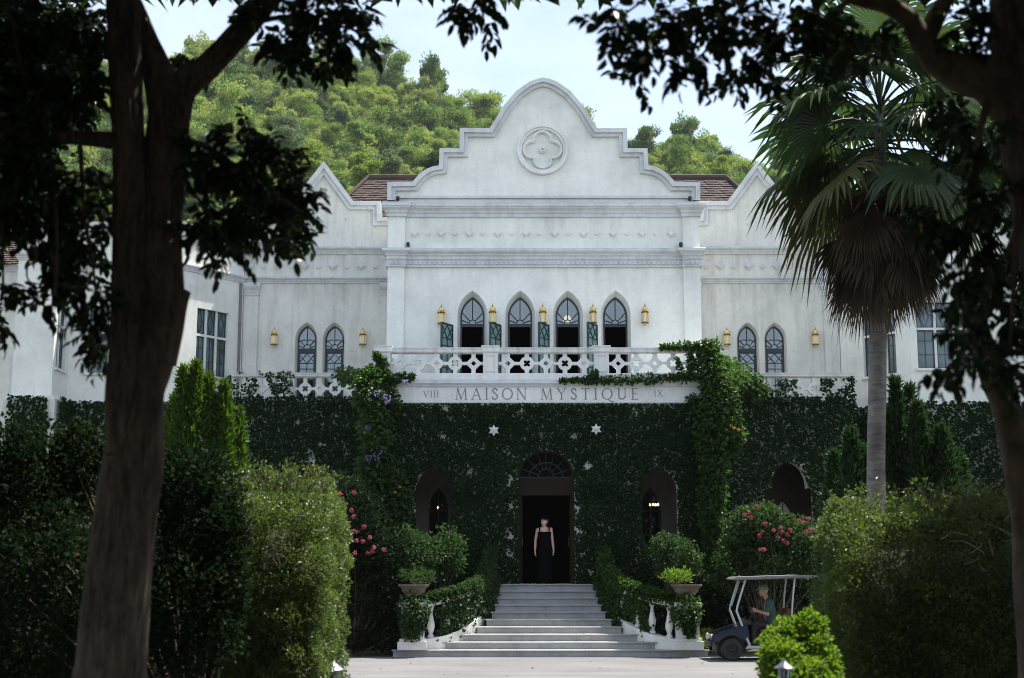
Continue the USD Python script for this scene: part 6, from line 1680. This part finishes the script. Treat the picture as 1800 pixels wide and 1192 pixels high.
for s in (-1, 1):
    obj('eye', trimesh.creation.icosphere(2, 0.009).apply_translation(q(0.082, s * 0.034, 0.012)), 'blackcloth', drv, smooth=True)

# ------------------------------------------------------------ the two big foreground trees
def sprays(center, radii, n, leaflets=9, L=0.105, W=0.045, seed=0):
    """Drooping twigs with two rows of leaflets; returns the arrays of every leaflet."""
    c = np.asarray(center)
    u = rdir(n)
    st = c + u * (rng.random(n) ** 0.45)[:, None] * np.asarray(radii) * 0.72
    ax = unit(u * 0.7 + rng.normal(0, 0.55, (n, 3)) + np.array([0, 0, -0.35]))
    up = unit(rng.normal(0, 0.4, (n, 3)) + np.array([0, 0, 1.0]))
    sd = unit(np.cross(ax, up))
    k = np.arange(leaflets)
    tt = (k // 2) * L * 0.36 + 0.02
    sg = np.where(k % 2 == 0, 1.0, -1.0)
    sg[-1] = 0.0
    pos = st[:, None] + ax[:, None] * tt[None, :, None] - np.array([0, 0, 1.0]) * (tt ** 2 * 0.9)[None, :, None]
    d = ax[:, None] * 0.62 + sd[:, None] * sg[None, :, None] * 0.95 + rng.normal(0, 0.22, (n, leaflets, 3)) + np.array([0, 0, -0.42])
    nr = up[:, None] + rng.normal(0, 0.35, (n, leaflets, 3))
    N_ = n * leaflets
    return pos.reshape(N_, 3), d.reshape(N_, 3), nr.reshape(N_, 3), L * rng.uniform(0.7, 1.2, N_), W * rng.uniform(0.8, 1.2, N_)


def crown(tree, masses, cover=3.0, singles=150, mat='canopy', L=0.105, W=0.052):
    """masses: (u, v, ru, rv, Y). The largest leaflets in view become parts of their own, the rest one part."""
    A = []
    for i, (u, v, ru, rv, Y) in enumerate(masses):
        R = (PX(ru, Y), 0.5 * (PX(ru, Y) + PX(rv, Y)), PX(rv, Y))
        n = max(4, int(cover * PI * R[0] * R[2] / (0.62 * L * W) / 9))
        A.append(sprays(P(u, v, Y), R, n, L=L, W=W))
    pos, d, nr, L_, W_ = [np.concatenate(x) for x in zip(*A)]
    dep = pos[:, 1] - EYE[1]
    uu = 900 + FPX * (pos[:, 0] - EYE[0]) / dep
    vv = 1005 - FPX * (pos[:, 2] - EYE[2]) / dep
    seen = (uu > 20) & (uu < 1780) & (vv > 20) & (vv < 1000)
    order = np.argsort(np.where(seen, -L_ / dep, 1.0))[:singles]
    rest = np.ones(len(pos), bool); rest[order] = False
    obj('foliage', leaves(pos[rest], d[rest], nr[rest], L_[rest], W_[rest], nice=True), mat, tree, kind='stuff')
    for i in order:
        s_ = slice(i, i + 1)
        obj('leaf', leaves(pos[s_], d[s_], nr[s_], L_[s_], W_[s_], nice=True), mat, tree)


def overhead(tree, x0, x1, y0, y1, z0, z1, n, hole=None, L=0.24, W=0.12):  # unseen foliage added out of frame to shade the foreground
    pos = np.stack([rng.uniform(x0, x1, n), rng.uniform(y0, y1, n), rng.uniform(z0, z1, n)], 1)
    pos[:, 2] += (meshkit.fbm(pos * 0.5, 3, 77) - 0.5) * 2.0
    keep = meshkit.fbm(pos * np.array([0.8, 0.8, 0.5]), 3, 78) < 0.72
    dep = pos[:, 1] - EYE[1]
    vv = 1005 - FPX * (pos[:, 2] - EYE[2]) / np.maximum(dep, 0.1)
    uu = 900 + FPX * (pos[:, 0] - EYE[0]) / np.maximum(dep, 0.1)
    keep &= (dep < 0.5) | (vv < -25 - 420 / np.maximum(dep, 0.5)) | (uu < -60) | (uu > 1830)
    pos = pos[keep]
    m = len(pos)
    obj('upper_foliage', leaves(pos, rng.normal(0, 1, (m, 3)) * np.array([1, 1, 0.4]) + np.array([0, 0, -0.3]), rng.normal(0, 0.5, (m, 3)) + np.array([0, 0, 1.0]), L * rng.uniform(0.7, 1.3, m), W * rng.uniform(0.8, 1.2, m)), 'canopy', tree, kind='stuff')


YT = -26.0
lt = thing('big_tree', 'big dark leaning tree with forked trunk and sawn-off stub at the left', 'tree', group=None)
T = lambda pts, dy=0.0: ([P(u, v, YT + dy) for u, v, w in pts], [PX(w, YT + dy) / 2 for u, v, w in pts])
base = P(188, 1192, YT)
p, r = T([(188, 1192, 122), (204, 1040, 116), (220, 900, 108), (236, 800, 104), (240, 700, 96), (262, 640, 84), (283, 560, 78), (285, 400, 74), (290, 260, 78), (300, 175, 84)])
obj('trunk', tube([(base[0] - 0.10, YT, -0.2), (base[0] - 0.08, YT, 0.25)] + p, [0.42, 0.31] + r, 54, ridge=0.13, seed=1, n=18, lump=0.06), 'bark', lt, smooth=True)
p, r = T([(205, 800, 40), (212, 700, 52), (222, 600, 58), (226, 400, 57), (224, 200, 56), (216, 0, 60), (208, -200, 62), (190, -420, 60)], -0.16)
obj('second_trunk', tube(p, r, 40, ridge=0.12, seed=2, n=18, lump=0.05), 'bark', lt, smooth=True)
for pts, dy, sd in [([(300, 185, 72), (322, 150, 62), (360, 122, 50), (410, 70, 46), (470, -2, 44), (530, -95, 42), (640, -260, 34)], 0, 3),
                    ([(296, 190, 74), (276, 120, 56), (256, 70, 46), (236, 20, 42), (200, -60, 40), (120, -240, 34)], 0.1, 4),
                    ([(286, 640, 46), (298, 575, 50), (308, 535, 44), (318, 508, 38)], -0.02, 5),
                    ([(222, 250, 34), (150, 244, 27), (80, 240, 25), (0, 224, 24), (-110, 190, 22)], -0.1, 6)]:
    p, r = T(pts, dy)
    obj('limb', tube(p, r, 16, ridge=0.09, seed=sd, n=8), 'bark', lt, smooth=True)
tw = [[(318, 245, 16), (370, 262, 11), (450, 318, 8), (530, 372, 4)], [(316, 300, 9), (370, 380, 6), (410, 440, 3)], [(440, 40, 12), (520, 30, 9), (575, 60, 7), (610, 105, 3)], [(640, -260, 20), (760, -120, 12), (830, -30, 8), (850, 30, 4)],
      [(60, 236, 10), (92, 330, 8), (100, 430, 6), (96, 520, 4)], [(140, 244, 9), (150, 380, 7), (165, 480, 5), (172, 590, 3)], [(30, 300, 6), (64, 440, 5), (48, 470, 4), (52, 495, 3), (80, 500, 3)], [(10, 220, 8), (4, 380, 6), (6, 520, 4)],
      [(90, 240, 12), (40, 130, 9), (20, 30, 6)], [(160, 244, 10), (110, 140, 8), (130, 40, 5)]]
for i, pts in enumerate(tw):
    p, r = T(pts, -0.1 + 0.05 * (i % 4))
    obj('branch', tube(p, r, 8, n=6), 'bark', lt, smooth=True)
lm = []
for u, v, ru, rv in [(60, 50, 120, 80), (150, 60, 60, 80), (40, 160, 90, 80), (130, 150, 70, 70), (50, 270, 80, 75), (150, 320, 50, 70), (20, 370, 40, 60), (105, 350, 50, 60), (100, 425, 45, 45), (85, 400, 40, 40), (160, 430, 40, 50), (95, 480, 30, 45), (165, 520, 30, 50),
                     (140, 480, 36, 50), (160, 585, 34, 34), (75, 520, 18, 40), (6, 500, 16, 50), (2, 560, 12, 30), (185, 380, 20, 50), (180, 610, 18, 28),
                     (365, 270, 40, 55), (340, 320, 34, 50), (420, 290, 70, 55), (480, 320, 70, 50), (440, 370, 80, 40), (520, 360, 50, 45), (500, 400, 60, 25), (390, 410, 44, 45), (425, 245, 40, 30), (485, 265, 40, 35), (398, 445, 22, 22), (515, 420, 22, 22), (350, 390, 30, 40),
                     (560, 20, 80, 45), (600, 60, 48, 45), (530, 95, 46, 38), (500, 60, 40, 40), (625, 25, 28, 40), (440, 5, 30, 14), (575, 115, 18, 20), (640, 70, 14, 22),
                     (835, 10, 36, 26), (858, 35, 22, 20), (815, 12, 16, 12), (332, 96, 20, 10)]:
    lm.append((u, v, ru * 0.93, rv * 0.93, YT + rng.uniform(-0.7, 0.8)))
for u, v, ru, rv in [(40, 60, 130, 90), (110, 170, 80, 90), (20, 250, 100, 110), (-60, 400, 90, 130), (-30, 150, 100, 120), (130, 60, 60, 80), (-60, 560, 70, 90), (30, 340, 50, 60)]:
    lm.append((u, v, ru, rv, -18.3 + rng.uniform(-0.7, 0.7)))
crown(lt, lm, cover=6.0, singles=150)
overhead(lt, -12.5, -0.8, -46, -20.5, 6.2, 9.0, 78000)
overhead(lt, -13, -3.4, -45, -25, 3.2, 6.4, 26000)
overhead(lt, -15, -6.6, -22, -14.5, 4.5, 10.5, 38000, L=0.28, W=0.14)  # extra unseen foliage to block sky light from the left shrubs

rt = thing('big_tree', 'big dark tree with a crooked limb filling the right edge', 'tree')
YT2 = -26.8
T2 = lambda pts, dy=0.0: ([P(u, v, YT2 + dy) for u, v, w in pts], [PX(w, YT2 + dy) / 2 for u, v, w in pts])
bb = P(1960, 1192, YT2)
p, r = T2([(1960, 1192, 140), (1925, 800, 122), (1862, 500, 116), (1818, 250, 118), (1800, 60, 122), (1800, -160, 110), (1815, -420, 96)])
obj('trunk', tube([(bb[0] + 0.02, YT2, -0.2), (bb[0], YT2, 0.3)] + p, [0.5, 0.36] + r, 26, ridge=0.09, seed=12, n=10, lump=0.05), 'bark', rt, smooth=True)
for pts, dy, sd in [([(1800, 190, 110), (1745, 142, 92), (1690, 128, 72), (1645, 104, 52), (1617, 66, 42), (1600, 36, 36), (1560, 10, 32), (1500, -6, 30), (1420, -50, 28), (1300, -130, 22)], 0, 13),
                    ([(1622, 78, 38), (1640, 42, 36), (1662, 0, 30), (1690, -60, 28), (1760, -200, 22)], 0.03, 14)]:
    p, r = T2(pts, dy)
    obj('limb', tube(p, r, 16, ridge=0.07, seed=sd, n=8), 'barkpale', rt, smooth=True)
tw = [[(1500, -6, 14), (1440, 40, 10), (1380, 60, 7), (1300, 120, 3)], [(1420, -50, 14), (1320, -10, 10), (1230, 40, 7), (1120, 60, 4)], [(1320, -10, 8), (1240, 90, 5), (1200, 120, 3)], [(1420, -50, 9), (1200, -30, 6), (1090, 30, 4)],
      [(1745, 150, 20), (1715, 260, 12), (1700, 380, 8), (1690, 480, 5)], [(1770, 300, 14), (1740, 420, 9), (1700, 540, 6), (1690, 640, 3)], [(1790, 380, 14), (1782, 500, 9), (1775, 620, 5)]]
for i, pts in enumerate(tw):
    p, r = T2(pts, -0.1 + 0.06 * (i % 3))
    obj('branch', tube(p, r, 8, n=6), 'barkpale', rt, smooth=True)
lm = []
for u, v, ru, rv in [(1095, 25, 44, 34), (1075, 50, 28, 16), (1130, 75, 34, 34), (1128, 118, 16, 30), (1118, 138, 14, 14), (1180, 50, 48, 55), (1240, 40, 60, 48), (1300, 40, 55, 46), (1225, 100, 34, 30), (1196, 118, 20, 20), (1300, 110, 36, 30), (1370, 50, 60, 50), (1440, 40, 55, 46), (1420, 100, 36, 30), (1490, 60, 40, 46), (1475, 110, 26, 24), (1545, 60, 26, 30), (1340, 140, 20, 18), (1285, 138, 20, 16),
                     (1700, 50, 50, 46), (1740, 60, 30, 50), (1690, 200, 36, 46), (1720, 240, 36, 60), (1670, 240, 24, 30),
                     (1660, 380, 44, 36), (1710, 400, 50, 50), (1700, 460, 44, 36), (1740, 340, 40, 50), (1752, 470, 34, 50), (1760, 560, 40, 60), (1770, 630, 30, 50), (1690, 500, 24, 30), (1680, 540, 26, 30), (1680, 630, 26, 30), (1664, 640, 18, 26), (1790, 660, 22, 60), (1700, 620, 20, 20), (1640, 400, 26, 20), (1690, 575, 22, 26)]:
    lm.append((u, v, ru * 0.95, rv * 0.95, YT2 + rng.uniform(-0.8, 0.9)))
for u, v, ru, rv in [(1800, 330, 60, 70), (1830, 450, 60, 80), (1765, 250, 50, 60), (1870, 300, 80, 90), (1820, 560, 40, 60)]:
    lm.append((u, v, ru, rv, -18.6 + rng.uniform(-0.6, 0.6)))
crown(rt, lm, cover=5.0, singles=150, L=0.10, W=0.052)
overhead(rt, -0.8, 11.5, -46, -20.5, 6.2, 9.0, 78000)
overhead(rt, 3.0, 12.5, -45, -24, 3.2, 6.4, 26000)
overhead(rt, 6.1, 14.5, -22, -14.5, 5.0, 9.3, 30000, L=0.28, W=0.14)  # extra unseen foliage placed to shade the right hedge

ct = thing('crooked_tree', 'slender tree with a crooked pale trunk before the right bay windows', 'tree')
YT3 = -25.0
p = [P(u, v, YT3) for u, v in [(1812, 1000), (1800, 880), (1784, 790), (1768, 715), (1752, 672), (1736, 630), (1718, 575), (1718, 525), (1752, 492), (1780, 440), (1798, 370), (1830, 250)]]
r = [PX(w, YT3) / 2 for w in (56, 54, 50, 48, 52, 46, 40, 34, 27, 25, 23, 20)]
obj('trunk', tube([(p[0][0] + 0.03, YT3, -0.2)] + p, [0.2] + r, 18, ridge=0.07, seed=33, n=8, lump=0.10), 'barkpale', ct, smooth=True)
crown(ct, [(1800, 240, 60, 50, YT3 + 0.2), (1780, 400, 36, 40, YT3 + 0.3), (1850, 200, 90, 70, YT3)], cover=2.4, singles=0)

# ------------------------------------------------------------ the air between here and the hill
HAZE = usdkit.material(stage, '/World/Looks/pale_haze', {'v': ('principled_volume', {'color': (0.90, 0.95, 1.0), 'density': 0.00009, 'anisotropy': 0.2})}, volume='v.volume')
obj('haze', bx(-420, 420, -90, 520, -1.7, 175), HAZE, kind='stuff', label='thin pale haze in the air before the hill', category='haze')
